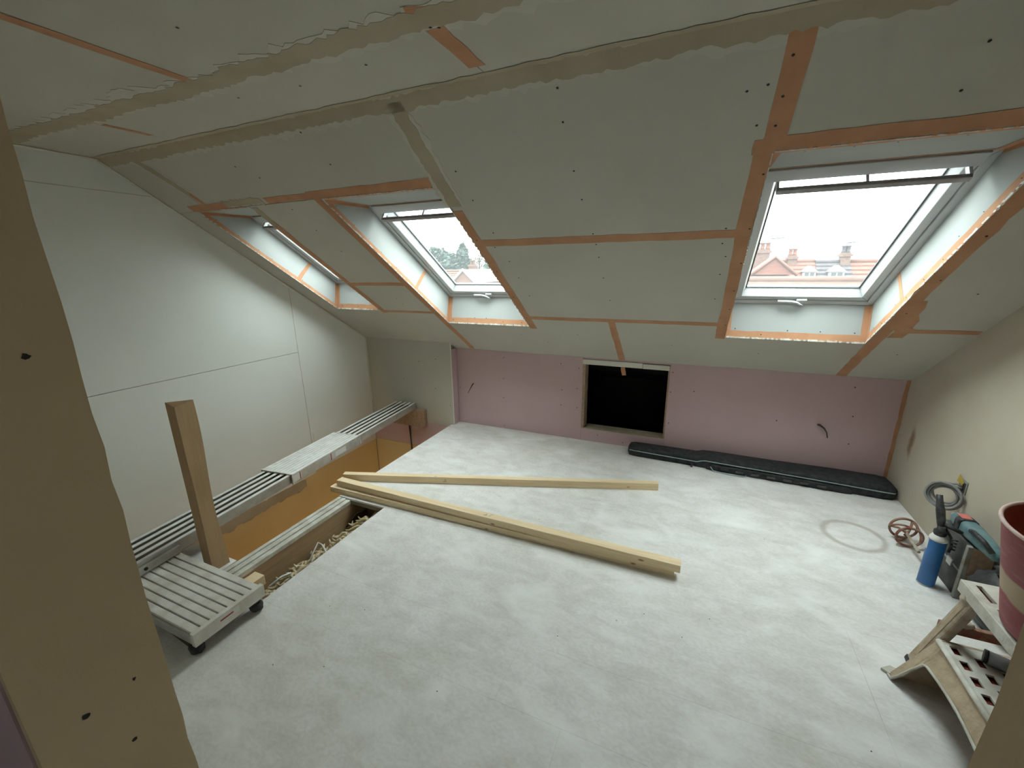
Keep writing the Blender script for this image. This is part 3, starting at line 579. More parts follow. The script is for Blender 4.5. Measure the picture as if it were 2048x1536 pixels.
# ================================================================ OUTDOORS
struct('ground', G().box(-140, 140, 6, 220, -7.6, -7.5), 'ground', 'gardens and streets far below the windows')
def house(name, label, x0, x1, y0, ridge_z, half, pitch, roof, wallm='render', dormers=(), chimneys=(), gable=None, group=None):
    r = thing(name, label, 'house', ((x0+x1)/2, y0+half, -7.5), 0, group)
    ez = ridge_z-half*math.tan(math.radians(pitch)); y1 = y0+2*half; yr = y0+half
    link('wall', G().box(x0, x1, y0+.35, y1-.35, -7.5, ez+.15), wallm, r)
    prof = [(y0, ez), (yr, ridge_z), (y1, ez), (y1, ez+.18), (yr, ridge_z+.2), (y0, ez+.18)]
    g = G().add([(x0, y, z-.2) for y, z in prof]+[(x1, y, z-.2) for y, z in prof], [(0, 1, 4, 5), (1, 2, 3, 4), (6, 11, 10, 7), (7, 10, 9, 8), (0, 6, 7, 1), (1, 7, 8, 2), (5, 4, 10, 11), (4, 3, 9, 10), (0, 5, 11, 6), (2, 8, 9, 3)])
    rf = link('roof', g, roof, r)
    link('gable_wall', G().prism([(y0+.4, ez), (y1-.4, ez), (yr, ridge_z-.35)], lambda y, z, d: (x0+.1+d, y, z), 0, x1-x0-.2), wallm, r)
    # tile courses down the near slope
    n = int(half/math.cos(math.radians(pitch))/.34)
    for k in range(min(n, 12)):
        f = (k+1)/n; y = yr-half*f*.98; z = ridge_z-(ridge_z-ez)*f*.98
        link('tile_course', G().box(x0, x1, y-.06, y+.20, z-.02, z+.035), roof, rf)
    link('ridge_tiles', G().tube([(x0, yr, ridge_z+.02), (x1, yr, ridge_z+.02)], .11, 8), roof, rf)
    for (x, zb, wd, dep) in dormers:
        yb = y0+(zb-ez)/(ridge_z-ez)*half
        dm = link('dormer', G().box(x-wd/2, x+wd/2, yb, yb+dep, zb, zb+.42).prism([(x-wd/2-.08, zb+.40), (x+wd/2+.08, zb+.40), (x, zb+.74)], lambda u, v, d: (u, yb-.1+d, v), 0, dep), 'whiteOut', r)
        link('pane', G().box(x-wd*.36, x-.04, yb-.03, yb, zb+.08, zb+.34), 'paneOut', dm); link('pane', G().box(x+.04, x+wd*.36, yb-.03, yb, zb+.08, zb+.34), 'paneOut', dm)
    for (x, dy, wd, hh, pots) in chimneys:
        y = yr+dy
        ch = link('chimney', G().box(x-wd/2, x+wd/2, y-.3, y+.3, ridge_z-.8, ridge_z+hh).box(x-wd/2-.07, x+wd/2+.07, y-.37, y+.37, ridge_z+hh-.22, ridge_z+hh-.08), 'brick', r)
        for k in range(pots):
            px = x-wd/2+wd*(k+.5)/pots; link('chimney_pot', G().lathe([(.13, 0), (.10, .1), (.10, .32), (.13, .34), (.13, .4)], (px, y, ridge_z+hh), 10, True), roof, ch)
    if gable:
        x, wd, gz, dep = gable; hw = wd/2; gl = gz-hw*.85
        link('front_gable_roof', G().add([(x-hw, y0-dep, gl), (x, y0-dep, gz), (x+hw, y0-dep, gl), (x-hw, yr+1, gl), (x, yr+1, gz), (x+hw, yr+1, gl)], [(0, 1, 4, 3), (1, 2, 5, 4), (0, 2, 1), (3, 4, 5), (0, 3, 5, 2)]), roof, r)
        link('bargeboard', G().tube([(x-hw, y0-dep-.06, gl-.05), (x, y0-dep-.06, gz-.02), (x+hw, y0-dep-.06, gl-.05)], .09, 5), 'whiteOut' if roof != 'tileRed' else roof, r)
    return r
def aerial(r, x, y, z0, z1, arm):
    ms = link('tv_aerial', G().tube([(x, y, z0), (x, y, z1)], .05, 6).tube([(x, y, z1), (x+arm, y, z1+.06)], .04, 5), 'metalOut', r)
    for k in range(6):
        xx = x+arm*(k+.5)/6; link('aerial_element', G().tube([(xx, y-.25, z1+.03), (xx, y+.25, z1+.03)], .012, 4), 'metalOut', ms)
h1 = house('terraced_house', 'red tiled house with a projecting gable, large chimney at its left end', 1.2, 6.45, 24, 1.72, 3.6, 40, 'tileRed', chimneys=((3.55, -.6, .8, .72, 3), (2.2, .2, .6, .5, 2), (5.25, 0, .45, .35, 2)), gable=(3.95, 2.3, 1.98, -.4), dormers=((6.05, .72, .62, 1.0),))
h2 = house('terraced_house', 'dark slate roofed house with white dormers between two red roofs', 6.46, 8.14, 24.0, 1.66, 3.5, 40, 'slate', dormers=((7.35, .72, .72, 1.1),), chimneys=((7.85, 0, .42, .5, 2),))
house('terraced_house', 'red brown tiled house at the right of the slate roof', 8.15, 14.5, 24, 1.66, 3.6, 40, 'tileRed', chimneys=((11, 0, .6, .5, 2),))
house('terraced_house', 'nearer pale pink roof below the red terrace', -1.5, 12.5, 12.2, .98, 3.0, 38, 'tileBrown', dormers=())
house('terraced_house', 'brown roofed house in front of the trees with a white gable edge', -15.5, -10.6, 17, .95, 3.3, 40, 'tileBrown', gable=(-11.7, 1.7, 1.50, -.2))
house('terraced_house', 'far brown roofed row beneath the evergreen trees', -30, -12.5, 30, 1.35, 3.5, 40, 'tileBrown', chimneys=((-20.0, 0, .6, .6, 2), (-24, 0, .5, .5, 2)))
house('terraced_house', 'pale rendered house at the left behind the brown roofs', -24, -18.2, 22, .95, 3.0, 40, 'tileBrown', dormers=((-19.2, .1, .9, 1.0),))
aerial(h1, 3.95, 27.2, 1.7, 3.05, .75)
aerial(h1, 3.2, 27.0, 2.2, 2.75, .75)
aerial(h2, 7.85, 27.6, 1.9, 2.7, .5)
def tree(label, x, y, z0, z1, rad, conifer, seed, m='leaf', dens=1400):
    rnd = random.Random(seed); r = thing('evergreen_tree' if m == 'leaf' else 'bare_tree', label, 'tree', (x, y, -7.5), 0, 'trees beyond the rooftops')
    link('trunk', G().tube([(x, y, -7.5), (x+.1, y, z0), (x, y, z1-.4)], [.45, .3, .06], 8), 'twig', r)
    g = G()
    lobes = [(x+rnd.uniform(-1, 1)*rad*.6, y+rnd.uniform(-1, 1)*rad*.6, z0+(z1-z0)*rnd.uniform(.15, .85), rad*rnd.uniform(.35, .6)) for _ in range(9)]
    for k in range(dens):
        if conifer:
            t = rnd.random()**.8; a = rnd.uniform(0, 6.283); q = rad*(1-t)**.75*rnd.uniform(.25, 1.05)*(1+.25*math.sin(t*25)); c = Vector((x+q*math.cos(a), y+q*math.sin(a), z0+(z1-z0)*t))
        else:
            lx, ly, lz, lr = rnd.choice(lobes); dd = Vector((rnd.gauss(0, 1), rnd.gauss(0, 1), rnd.gauss(0, 1))).normalized()*lr*rnd.random()**.4; c = Vector((lx, ly, lz))+dd
        u = Vector((rnd.gauss(0, 1), rnd.gauss(0, 1), rnd.gauss(0, .6))).normalized(); v = u.orthogonal().normalized(); s_ = (.34 if m == 'leaf' else .07)*rnd.uniform(.6, 1.3); l_ = .5*rnd.uniform(.6, 1.4)
        g.add([c-u*l_-v*s_*.3, c+v*s_, c+u*l_, c-v*s_], [(0, 1, 2, 3)])
    tag(link('foliage', g, m, r), kind='stuff')
tree('broad dark evergreen at the left of the trees outside the middle window', -40.3, 60, -1, 5.20, 2.60, False, 1, 'leaf', 1400)
tree('pointed dark evergreen in the middle of the trees outside', -36.3, 60, -1, 5.40, 2.40, True, 2, 'leaf', 1400)
tree('smaller bushy evergreen between the two big trees outside', -43.7, 70, -1, 4.58, 2.17, False, 3, 'leaf', 1200)
tree('bare grey tree at the far left of the trees outside', -51.0, 75, -1, 5.40, 2.83, False, 4, 'twig', 900)
tree('bare spreading tree right of the pointed evergreen outside', -46.4, 85, -1, 5.54, 3.07, False, 5, 'twig', 900)
tree('small evergreen at the right edge of the middle window view', -30.6, 60, -1, 3.60, 1.60, False, 6, 'leaf', 1000)
tree('bare hazy tree above the roofs at the right of the large window', 22.0, 60, -1, 4.10, 2.60, False, 8, 'twig', 900)

# ================================================================ THINGS IN THE ROOM
def batten(label, p0, p1, w, z0, z1, marks=(), group='sawn battens on the floor'):
    a, b = Vector((*p0, 0)), Vector((*p1, 0)); d = b-a; ln = d.length
    me_g = G().box(0, ln, -w/2, w/2, 0, z1-z0)
    o = link('timber_batten', me_g, 'timber', bevel=.002); o.location = (a.x, a.y, z0); o.rotation_euler = (0, 0, math.atan2(d.y, d.x)); tag(o, label, 'batten', group)
    for (kind, strokes) in marks:
        g = G()
        for (x0, q0, x1, q1) in strokes:
            f = (lambda x, q: (x, q, z1-z0+.0006)) if kind == 'top' else (lambda x, q: (x, -w/2-.0006, q))
            dx, dq = x1-x0, q1-q0; l = math.hypot(dx, dq); nx_, nq = -dq/l*.0009, dx/l*.0009
            g.add([f(x0+nx_, q0+nq), f(x1+nx_, q1+nq), f(x1-nx_, q1-nq), f(x0-nx_, q0-nq)], [(0, 1, 2, 3)])
        link('pencil_mark', g, 'pencil', o, False)
    return o
def vee(x, z, h): return [(x, z, x+h*.5, z+h), (x+h*.5, z+h, x+h*.55, z), (x-.3*h, z+.3*h, x+h*.8, z+.3*h)]
batten('single sawn pine batten lying alone, nearest the knee wall', (-2.10, -1.385), (.056, -.656), .045, 0, .052, [('side', vee(.76, .012, .026))])
batten('lower pine batten of the stacked pair beside the floor hole', (-2.06, -1.533), (.21, -1.506), .05, 0, .038)
batten('upper pine batten lying on top of another, its end overhanging', (-2.022, -1.5015), (.236, -1.5155), .053, .038, .080, [('top', vee(1.16, -.012, .022)), ('top', [(1.195, -.01, 1.20, .014), (1.20, .014, 1.215, .012)])])

# telescopic aluminium plank spanning the stairwell
RZ = math.atan(.1)
pk = thing('telescopic_plank', 'long aluminium telescopic plank spanning the stairwell along the gable wall', 'plank', (-2.34, -1.5, .125), RZ)
def pl(name, g, m, par=None, bev=0): return link(name, g, m, par or pk, False, bev)
def section(y0, y1):
    hw = .1175
    for x in (-hw, hw-.006): pl('side_rail', G().box(x, x+.006, y0, y1, 0, .060), 'alu', bev=.001)
    for k in range(5):
        c = -hw+.0135+k*(2*hw-.027)/4; pl('slat', G().box(c-.0115, c+.0115, y0, y1, .055, .060), 'aluSlat', bev=.001)
    pl('gap_shade_sheet', G().box(-hw+.006, hw-.006, y0, y1, .022, .026), 'groove')  # dark sheet paints the shade seen through the gaps between slats
section(.40, 1.375); section(-1.36, -.20)
for x in (-.132, .126): pl('sleeve_side', G().box(x, x+.006, -.255, .457, -.004, .066), 'alu', bev=.001)
pl('sleeve_deck', G().box(-.130, .130, -.255, .457, .061, .064), 'alu')
for k in range(9):
    c = -.116+k*.029; pl('sleeve_slat', G().box(c-.0115, c+.0115, -.253, .455, .064, .068), 'aluSlat', bev=.001)
for y in (-.255, .447): pl('collar', G().box(-.134, .134, y, y+.010, .060, .0695).box(.1265, .134, y, y+.010, -.006, .066), 'aluDust')
pl('sticker', G().box(.1322, .1328, -.245, -.175, .008, .056), 'label'); pl('sticker', G().box(.1322, .1328, .16, .28, .012, .052), 'label')
pl('sticker_stripe', G().box(.1328, .1333, -.19, -.182, .008, .056), 'redInk'); pl('sticker_stripe', G().box(.1328, .1333, .11, .118, .006, .058), 'redInk')
eb = pl('end_bracket', G().box(.118, .132, -1.235, -.98, 0, .040), 'alu', bev=.002)
for y in (-1.20, -1.14): pl('bolt', G().tube([(.131, y, .022), (.136, y, .022)], .008, 8), 'screw', eb)
pl('rivet', G().tube([(.131, .43, .045), (.136, .43, .045)], .007, 8), 'label')

# low slatted work platform
wp = thing('work_platform', 'low slatted aluminium work platform on black feet beside the stairwell', 'platform', (-1.87, -2.607, 0))
for k in range(8):
    y = -2.752+.018+k*.0363; link('slat', G().box(-2.24, -1.532, y-.0150, y+.0150, .106, .120), 'aluDust', wp, True, .002)
for x in (-1.532, -2.262): link('end_rail', G().box(x, x+.022, -2.758, -2.456, .062, .123), 'aluDust', wp, True, .002)
for y in (-2.756, -2.466): link('side_rail', G().box(-2.24, -1.532, y, y+.008, .066, .105), 'alu', wp, True, .001)
link('underframe', G().box(-2.24, -1.532, -2.748, -2.466, .088, .094), 'groove', wp)
st = link('sticker', G().box(-1.5098, -1.5092, -2.66, -2.575, .085, .112), 'label', wp); link('sticker_stripe', G().box(-1.5092, -1.5088, -2.655, -2.60, .096, .103), 'redInk', st)
def blob(c, r, seed, sq=(1, 1, 1), n=10):
    rnd = random.Random(seed); prof = []
    secs = []
    for i in range(n+1):
        t = math.pi*i/n; ring = []
        for k in range(14):
            a = 2*math.pi*k/14; q = r*(1+rnd.uniform(-.09, .09)); ring.append((c[0]+sq[0]*q*math.sin(t)*math.cos(a), c[1]+sq[1]*q*math.sin(t)*math.sin(a), c[2]+sq[2]*q*math.cos(t)))
        secs.append(ring)
    return G().loft(secs)
for (x, y) in ((-1.555, -2.735), (-1.535, -2.49), (-2.235, -2.735), (-2.235, -2.485)):
    ft = link('folding_leg', G().box(x-.016, x+.016, y-.012, y+.012, .020, .09), 'groove', wp, True, .003)
    link('rubber_foot', blob((x, y, .026), .032, int(x*99+y*77), (1, .85, .80)), 'gunBlack', ft)
link('leg_brace', G().tube([(-1.56, -2.738, .045), (-1.75, -2.738, .07), (-2.22, -2.738, .05)], [.020, .014, .012], 8), 'groove', wp)

# newel post with wavy waney edges
rnd = random.Random(3); secs = []
for i in range(31):
    z = .905*i/30; e = .006*math.sin(z*9.5+.6)+.003*math.sin(z*23); f = .006*math.sin(z*7.2+2.2)
    secs.append([(-2.058, -2.404, z), (-1.987+e, -2.404-e*.7, z), (-1.985+f*.5, -2.327+f, z), (-2.058, -2.327, z)])
secs[-1] = [(x, y, z+(.010 if k in (0, 2) else -.004)) for k, (x, y, z) in enumerate(secs[-1])]
tag(link('newel_post', G().loft(secs, smooth=False), 'post', origin=(-2.02, -2.365, 0)), 'rough upright timber post standing at the corner of the stairwell', 'post')

# cleat, pipe
tag(link('timber_cleat', G().box(-2.64, -2.245, YB-.052, YB-.001, -.062, .1235), 'osb', origin=(-2.44, YB-.03, -.06), bevel=.002), 'rough brown timber block on the boxing that carries the plank end', 'block')
tag(link('dark_pipe', G().tube([(-2.47, YB-.012, -.07), (-2.462, YB-.014, -.25), (-2.455, YB-.014, -.6), (-2.45, YB-.014, -2.0)], .008, 8), 'cableD', origin=(-2.45, YB-.014, -2.0)), 'thin dark brown pipe dropping down below the timber block', 'pipe')

# insulation, cables and noggin in the open floor hole
rnd = random.Random(11); g = G(); nx, ny = 26, 56; V = []
for i in range(nx+1):
    for k in range(ny+1):
        x = -1.850+.40*i/nx; y = -2.60+1.12*k/ny; t = (x+1.850)/.26
        z = -.225+.18*min(t, 1)**1.1
        z += .020*math.sin(y*31+x*19)*math.sin(x*41+1)+.018*math.sin(y*67+x*23)+rnd.uniform(-.012, .012)
        if x > -1.60: z = min(z, -.050)
        V.append((x, y, min(z, -.022)))
g.add(V, [(i*(ny+1)+k, i*(ny+1)+k+1, (i+1)*(ny+1)+k+1, (i+1)*(ny+1)+k) for i in range(nx) for k in range(ny)], True)
for _ in range(110):
    x = rnd.uniform(-1.83, -1.60); y = rnd.uniform(-2.42, -1.62); z = -.225+.18*min((x+1.85)/.26, 1)+.008; a = rnd.uniform(0, 6.28); pts = []
    for q in range(6):
        pts.append((max(min(x, -1.585), -1.84), y, min(z+.012*math.sin(q*1.3), -.02))); a += rnd.uniform(-1, 1); x += .020*math.cos(a); y += .020*math.sin(a)
    g.tube(pts, [.003, .008, .010, .010, .007, .003], 6)
ins = link('mineral_wool', g, 'wool', origin=(-1.7, -2.0, -.26)); tag(ins, 'tufted yellow mineral wool insulation filling the floor hole', 'insulation', None, 'stuff')
tag(link('white_cable', G().tube([(-1.66, -2.10, -.06), (-1.675, -2.06, -.04), (-1.68, -2.012, -.004), (-1.655, -2.01, -.014), (-1.60, -2.03, -.044), (-1.57, -2.06, -.06)], .0045, 8), 'cableW', origin=(-1.66, -2.05, -.06)), 'bent white cable poking out of the insulation', 'cable')
tag(link('white_cable', G().tube([(-1.71, -2.31, -.075), (-1.69, -2.25, -.055), (-1.67, -2.21, -.055)], .006, 8), 'cableW', origin=(-1.69, -2.25, -.07)), 'short straight white cable end lying in the insulation nearer the platform', 'cable')
tag(link('grey_cable', G().tube([(-1.84, -1.66, -.17), (-1.80, -1.60, -.09), (-1.74, -1.55, -.06), (-1.60, -1.50, -.055)], .006, 8), 'cableD', origin=(-1.74, -1.58, -.1)), 'dark cable curving into the dark far end of the floor hole', 'cable')
tag(link('timber_noggin', G().box(-1.849, -1.775, -2.40, -2.285, -.10, -.045), 'timber', origin=(-1.81, -2.34, -.1), bevel=.002), 'pale timber offcut fixed in the hole by the platform corner', 'block')

# long black zipped case by the knee wall
lc = thing('long_tool_case', 'long black zipped fabric case with teal piping lying along the knee wall', 'case', (.65, -.14, 0))
def rsec(x, y0, y1, z0, z1, r, n=5):
    pts = []
    for cy, cz, a0 in ((y1-r, z1-r, 0), (y0+r, z1-r, 90), (y0+r, z0+r, 180), (y1-r, z0+r, 270)):
        for i in range(n): a = math.radians(a0+90*i/(n-1)); pts.append((x, cy+r*math.cos(a), cz+r*math.sin(a)))
    return pts
stn = [(-.222, -.150, -.075, .02, .062, .015), (-.210, -.172, -.055, .004, .078, .02), (-.17, -.180, -.05, 0, .084, .02), (.20, -.190, -.04, 0, .080, .02), (.30, -.193, -.038, 0, .078, .02), (.34, -.198, -.030, 0, .088, .022), (.42, -.200, -.025, 0, .090, .022), (.8, -.215, -.022, 0, .085, .022), (1.2, -.235, -.022, 0, .088, .022), (1.44, -.245, -.022, 0, .086, .025), (1.49, -.240, -.035, 0, .084, .025), (1.512, -.215, -.07, .01, .07, .02)]
link('case_body', G().loft([rsec(*q) for q in stn]), 'black', lc)
link('piping', G().tube([(-.222, -.12, .055), (-.205, -.176, .052), (-.1, -.186, .052), (.2, -.194, .048), (.30, -.197, .046), (.335, -.200, .060), (.36, -.203, .066), (.6, -.212, .064), (1.0, -.228, .062), (1.44, -.2485, .056), (1.488, -.244, .054), (1.514, -.2, .05)], .0035, 6), 'teal', lc)
pch = link('front_pouch', G().loft([rsec(x, y, y+.03, 0.002, z, .01) for x, y, z in ((.37, -.205, .02), (.40, -.216, .045), (.7, -.228, .05), (1.0, -.240, .048), (1.24, -.252, .045), (1.27, -.245, .02))]), 'black', lc)
for k in range(7): link('pouch_buckle', G().box(.47+k*.10, .52+k*.10, -.2325-.004*k*.9-.002, -.225-.004*k, .022, .034), 'caseEdge' if 0 else 'caseDark', pch)
link('strap', G().tube([(.40, -.215, .03), (.42, -.228, .006), (.52, -.246, .004), (.62, -.245, .004), (.64, -.235, .012)], .004, 6), 'teal', lc)
link('zip_pull', G().box(.262, .276, -.215, -.19, .002, .03), 'black', lc)

# cable stubs in the knee wall
tag(link('cable_stub', G().tube([(-1.745, 0, .42), (-1.748, -.012, .416), (-1.772, -.02, .372), (-1.800, -.02, .322)], [.006, .006, .004, .0025], 6), 'cableD', origin=(-1.77, 0, .32)), 'short dark cable stub poking from the pink wall near the boxing', 'cable')
tag(link('cable_stub', G().tube([(1.071, 0, .39), (1.078, -.016, .394), (1.105, -.022, .375), (1.125, -.022, .345), (1.135, -.02, .305)], [.008, .008, .006, .004, .0035], 6), 'cableD', origin=(1.1, 0, .3)), 'short dark cable stub curling from the pink wall near the right corner', 'cable')

# electrical back box and hanging cable coil on the right wall
bb = thing('back_box', 'yellow sided electrical back box set into the beige wall', 'box', (XR, -.785, .37))
link('box_rim', G().box(XR-.004, XR-.0002, -.825, -.755, .365, .435), 'caseEdge', bb, True, .001)
link('box_recess', G().box(XR-.0052, XR-.004, -.815, -.765, .372, .425), 'cableD', bb)
link('box_flap', G().add([(XR-.006, -.752, .452), (XR-.006, -.80, .425), (XR-.010, -.798, .408), (XR-.009, -.745, .410)], [(0, 1, 2, 3)]), 'yellow', bb)
cc = thing('cable_coil', 'grey electrical cable coiled and hanging from the back box', 'cable', (1.465, -.78, .25))
nrm = Vector((-.72, -.66, .2)).normalized(); u_ = nrm.cross(Vector((0, 0, 1))).normalized(); v_ = u_.cross(nrm)
for k in range(5):
    rr_ = .052+.005*k; c = Vector((1.466, -.772-.006*k, .330))+nrm*(.006*k-.012)+u_*(.008*math.sin(k*2.1))+v_*(.008*math.cos(k*1.7))
    link('loop', G().tube([c+u_*rr_*math.cos(2*math.pi*i/40)*(1+.03*math.sin(i*.3+k))+v_*rr_*(.92)*math.sin(2*math.pi*i/40) for i in range(40)], .0055, 7, closed=True), 'cableG', cc)
link('tail', G().tube([(1.515, -.80, .405), (1.495, -.79, .408), (1.475, -.77, .398), (1.455, -.745, .385)], .0045, 7), 'cableG', cc)
link('tail', G().tube([(1.515, -.805, .395), (1.497, -.80, .397), (1.482, -.785, .39), (1.46, -.76, .378)], .0045, 7), 'cableG', cc)

# foam can with applicator gun
fc = thing('foam_can', 'blue aerosol foam can with black applicator gun screwed on top', 'can', (1.335, -1.105, 0))
link('can_body', G().lathe([(.028, .001), (.0325, .004), (.0325, .245), (.030, .252)], (1.335, -1.105, 0), 28, True), 'blue', fc)
link('base_rim', G().lathe([(.0335, 0), (.0345, .003), (.0335, .007)], (1.335, -1.105, 0), 28, True), 'alu', fc)
link('shoulder', G().lathe([(.0335, .245), (.034, .250), (.0315, .256), (.024, .270), (.013, .280)], (1.335, -1.105, 0), 28, True), 'label', fc)
link('label_patch', G().add([(1.335+.0330*math.cos(a), -1.105+.0330*math.sin(a), z) for z in (.19, .243) for a in [math.radians(150+k*6) for k in range(7)]], [(k, k+1, k+8, k+7) for k in range(6)], True), 'label', fc)
gun = link('applicator_gun', G().lathe([(.022, .272), (.024, .278), (.024, .292), (.016, .298), (.014, .315)], (1.335, -1.105, 0), 16, True).tube([(1.335, -1.103, .30), (1.337, -1.08, .335), (1.338, -1.055, .37), (1.337, -1.03, .41), (1.336, -1.018, .435)], [.012, .016, .017, .013, .012], 10).tube([(1.337, -1.085, .318), (1.37, -1.11, .318), (1.40, -1.125, .308)], [.012, .010, .008], 10), 'gunBlack', fc)
link('trigger', G().tube([(1.350, -1.09, .31), (1.372, -1.115, .27), (1.374, -1.13, .235), (1.366, -1.135, .205)], .006, 8), 'gunBlack', gun)
for k in range(4): link('trigger_tooth', G().tube([(1.371, -1.128, .27-.016*k), (1.385, -1.14, .272-.016*k)], .0045, 6), 'gunBlack', gun)

# plaster mixing paddle
mp_ = thing('mixing_paddle', 'rust red ring-headed mixing paddle lying beside the right wall', 'paddle', (1.38, -.7, 0))
ax = Vector((-.02, -1, -.06)).normalized(); c0 = Vector((1.37, -.715, .069)); pu = ax.cross(Vector((0, 0, 1))).normalized(); pv = pu.cross(ax)
def pt(t, a, r): return c0+ax*t+pu*r*math.cos(a)+pv*r*math.sin(a)
link('ring', G().tube([pt(0, 2*math.pi*i/36, .060) for i in range(36)], .0065, 8, closed=True), 'rust', mp_)
link('ring', G().tube([pt(.085, 2*math.pi*i/36, .056) for i in range(36)], .0065, 8, closed=True), 'rust', mp_)
for k in range(3):
    link('helical_blade', G().tube([pt(.085*i/10, 2.1*k+1.6*i/10, .058) for i in range(11)], .0055, 7), 'rust', mp_)
    link('spoke', G().tube([pt(.0, 2.1*k, .059), pt(.02, 2.1*k+.3, .03), pt(.05, 2.1*k+.6, .004)], .006, 7), 'rust', mp_)
link('shaft', G().tube([c0+ax*.02, c0+ax*.21], .0075, 8), 'plasterCrust', mp_)

# dark tool case standing on edge, drill and bag on the wall side
tcs = thing('tool_case', 'dark grey tool case standing on edge against the right wall', 'case', (1.455, -1.05, 0))
link('case_shell', G().box(1.412, 1.502, -1.172, -.93, 0, .272), 'caseDark', tcs, True, .008)
link('corner_edging', G().box(1.405, 1.424, -1.180, -1.160, 0, .275), 'caseEdge', tcs, True, .003)
link('corner_edging', G().box(1.405, 1.424, -.945, -.925, 0, .275), 'caseEdge', tcs, True, .003)
link('side_plate', G().box(1.424, 1.500, -1.178, -1.172, .004, .268), 'osb', tcs)
link('lid_seam', G().box(1.4095, 1.413, -1.165, -.94, .128, .136), 'caseEdge', tcs)
link('latch', G().box(1.404, 1.412, -1.10, -1.06, .115, .15), 'alu', tcs, True, .002)
bg_ = thing('plastic_bag', 'crumpled black plastic sack between tool case and red bucket', 'bag', (1.45, -1.34, 0))
link('sack', blob((1.45, -1.335, .125), .13, 5, (.52, 1.05, .95), 14), 'gunBlack', bg_); link('gathered_neck', G().tube([(1.45, -1.32, .235), (1.452, -1.31, .262), (1.455, -1.30, .272)], [.02, .012, .022], 9), 'gunBlack', bg_)
dr = thing('power_drill', 'dusty teal mixer drill resting on top of the tool case', 'drill', (1.45, -1.08, .275))
def dsec(y, w, z0, z1, r, x=1.448): return [(px, y, pz) for (_, px, pz) in rsec(0, x-w, x+w, z0, z1, r)]
link('motor_body', G().loft([dsec(-.955, .018, .285, .322, .012), dsec(-.975, .030, .277, .338, .02), dsec(-1.10, .034, .276, .344, .022), dsec(-1.18, .030, .278, .340, .02), dsec(-1.28, .022, .284, .330, .014), dsec(-1.30, .012, .295, .318, .01)]), 'drillTeal', dr)
link('vent_band', G().loft([dsec(-1.02, .0355, .275, .3455, .022), dsec(-1.06, .0355, .275, .3455, .022)]), 'gunBlack', dr)
link('handle', G().tube([(1.418, -1.14, .335), (1.405, -1.18, .352), (1.408, -1.25, .350), (1.425, -1.285, .322)], .010, 8), 'gunBlack', dr)
link('label', G().box(1.425, 1.462, -1.045, -1.00, .3445, .3462), 'pinkLabel', dr)
link('chuck', G().tube([(1.448, -.96, .303), (1.448, -.925, .303)], [.014, .010], 12), 'caseEdge', dr)

# perforated tread maker
def tread(x0, x1, y0, y1, z, th, rows, cols, hx, hy, stag=True):
    g = G(); px = (x1-x0)/rows; py = (y1-y0)/cols
    for r in range(rows):
        xa, xb = x0+r*px, x0+(r+1)*px; off = (py*.5 if stag and r % 2 else 0); edges = [y0]
        segs = []
        k = 0; y = y0+off
        if off: segs.append((y0, y0+off, False))
        while y+py <= y1+1e-6: segs.append((y, y+py, True)); y += py
        if y < y1-1e-6: segs.append((y, y1, False))
        for a, b, hole in segs:
            if not hole: g.box(xa, xb, a, b, z-th, z)
            else:
                cx, cy = (xa+xb)/2, (a+b)/2
                g.box(xa, cx-hx, a, b, z-th, z); g.box(cx+hx, xb, a, b, z-th, z); g.box(cx-hx, cx+hx, a, cy-hy, z-th, z); g.box(cx-hx, cx+hx, cy+hy, b, z-th, z)
    return g
# low plastic step, arched front
ls = thing('plastic_step', 'low plaster-crusted plastic step with red slots and arched side', 'step', (1.17, -2.03, 0))
Y0, Y1, ZT = -2.29, -1.775, .218
link('tread', tread(1.088, 1.292, Y0+.012, Y1-.012, ZT, .007, 4, 8, .011, .018), 'stepTop', ls)
link('tread_core', G().box(1.09, 1.29, Y0+.014, Y1-.014, ZT-.022, ZT-.014), 'redPlastic', ls)
def skirt(xt, xf, sg):
    g = G(); n = 44; V = []
    for i in range(n+1):
        y = Y1+.010-(Y1-Y0+.02)*i/n; t = i/n
        lg = .075; a = max(0, min(1, (t-lg*.55)/(lg*1.1))); b_ = max(0, min(1, ((1-t)-lg*.55)/(lg*1.1))); f = (a*a*(3-2*a))*(b_*b_*(3-2*b_))
        zb = (.125+.022*math.sin(math.pi*min(1, t*1.15)))*f; fr = 1-zb/ZT
        yt = y+(-.012 if t < .5 else .012)*(1-t*2 if t < .5 else t*2-1)
        xb = xt+(xf-xt)*fr
        V += [(xt, yt, ZT), (xt+(xb-xt)*.12, yt, ZT-.030*1.0), (xb, y, zb), (xb+sg*.007, y, zb), (xt+sg*.007, yt, ZT-.003)]
    for i in range(n):
        o = i*5; q = o+5
        for k in range(5): g.f.append((o+k, o+(k+1) % 5, q+(k+1) % 5, q+k))
    g.v = V; g.f += [(0, 1, 2, 3, 4), tuple(n*5+k for k in (4, 3, 2, 1, 0))]
    rim = [(V[i*5+2][0]-sg*.002, V[i*5+2][1], V[i*5+2][2]+.004) for i in range(n+1)]
    return g, rim
sk, rim = skirt(1.083, .985, 1); link('side_skirt', sk, 'stepSide', ls); link('arch_rim', G().tube(rim, .0045, 6), 'stepTop', ls)
sk, rim = skirt(1.297, 1.395, -1); link('side_skirt', sk, 'stepSide', ls)
link('end_skirt', G().hexa([(.995, Y1+.012, 0), (1.385, Y1+.012, 0), (1.385, Y1+.005, 0), (.995, Y1+.005, 0)], [(1.085, Y1, ZT-.002), (1.295, Y1, ZT-.002), (1.295, Y1-.008, ZT-.002), (1.085, Y1-.008, ZT-.002)]), 'stepSide', ls)
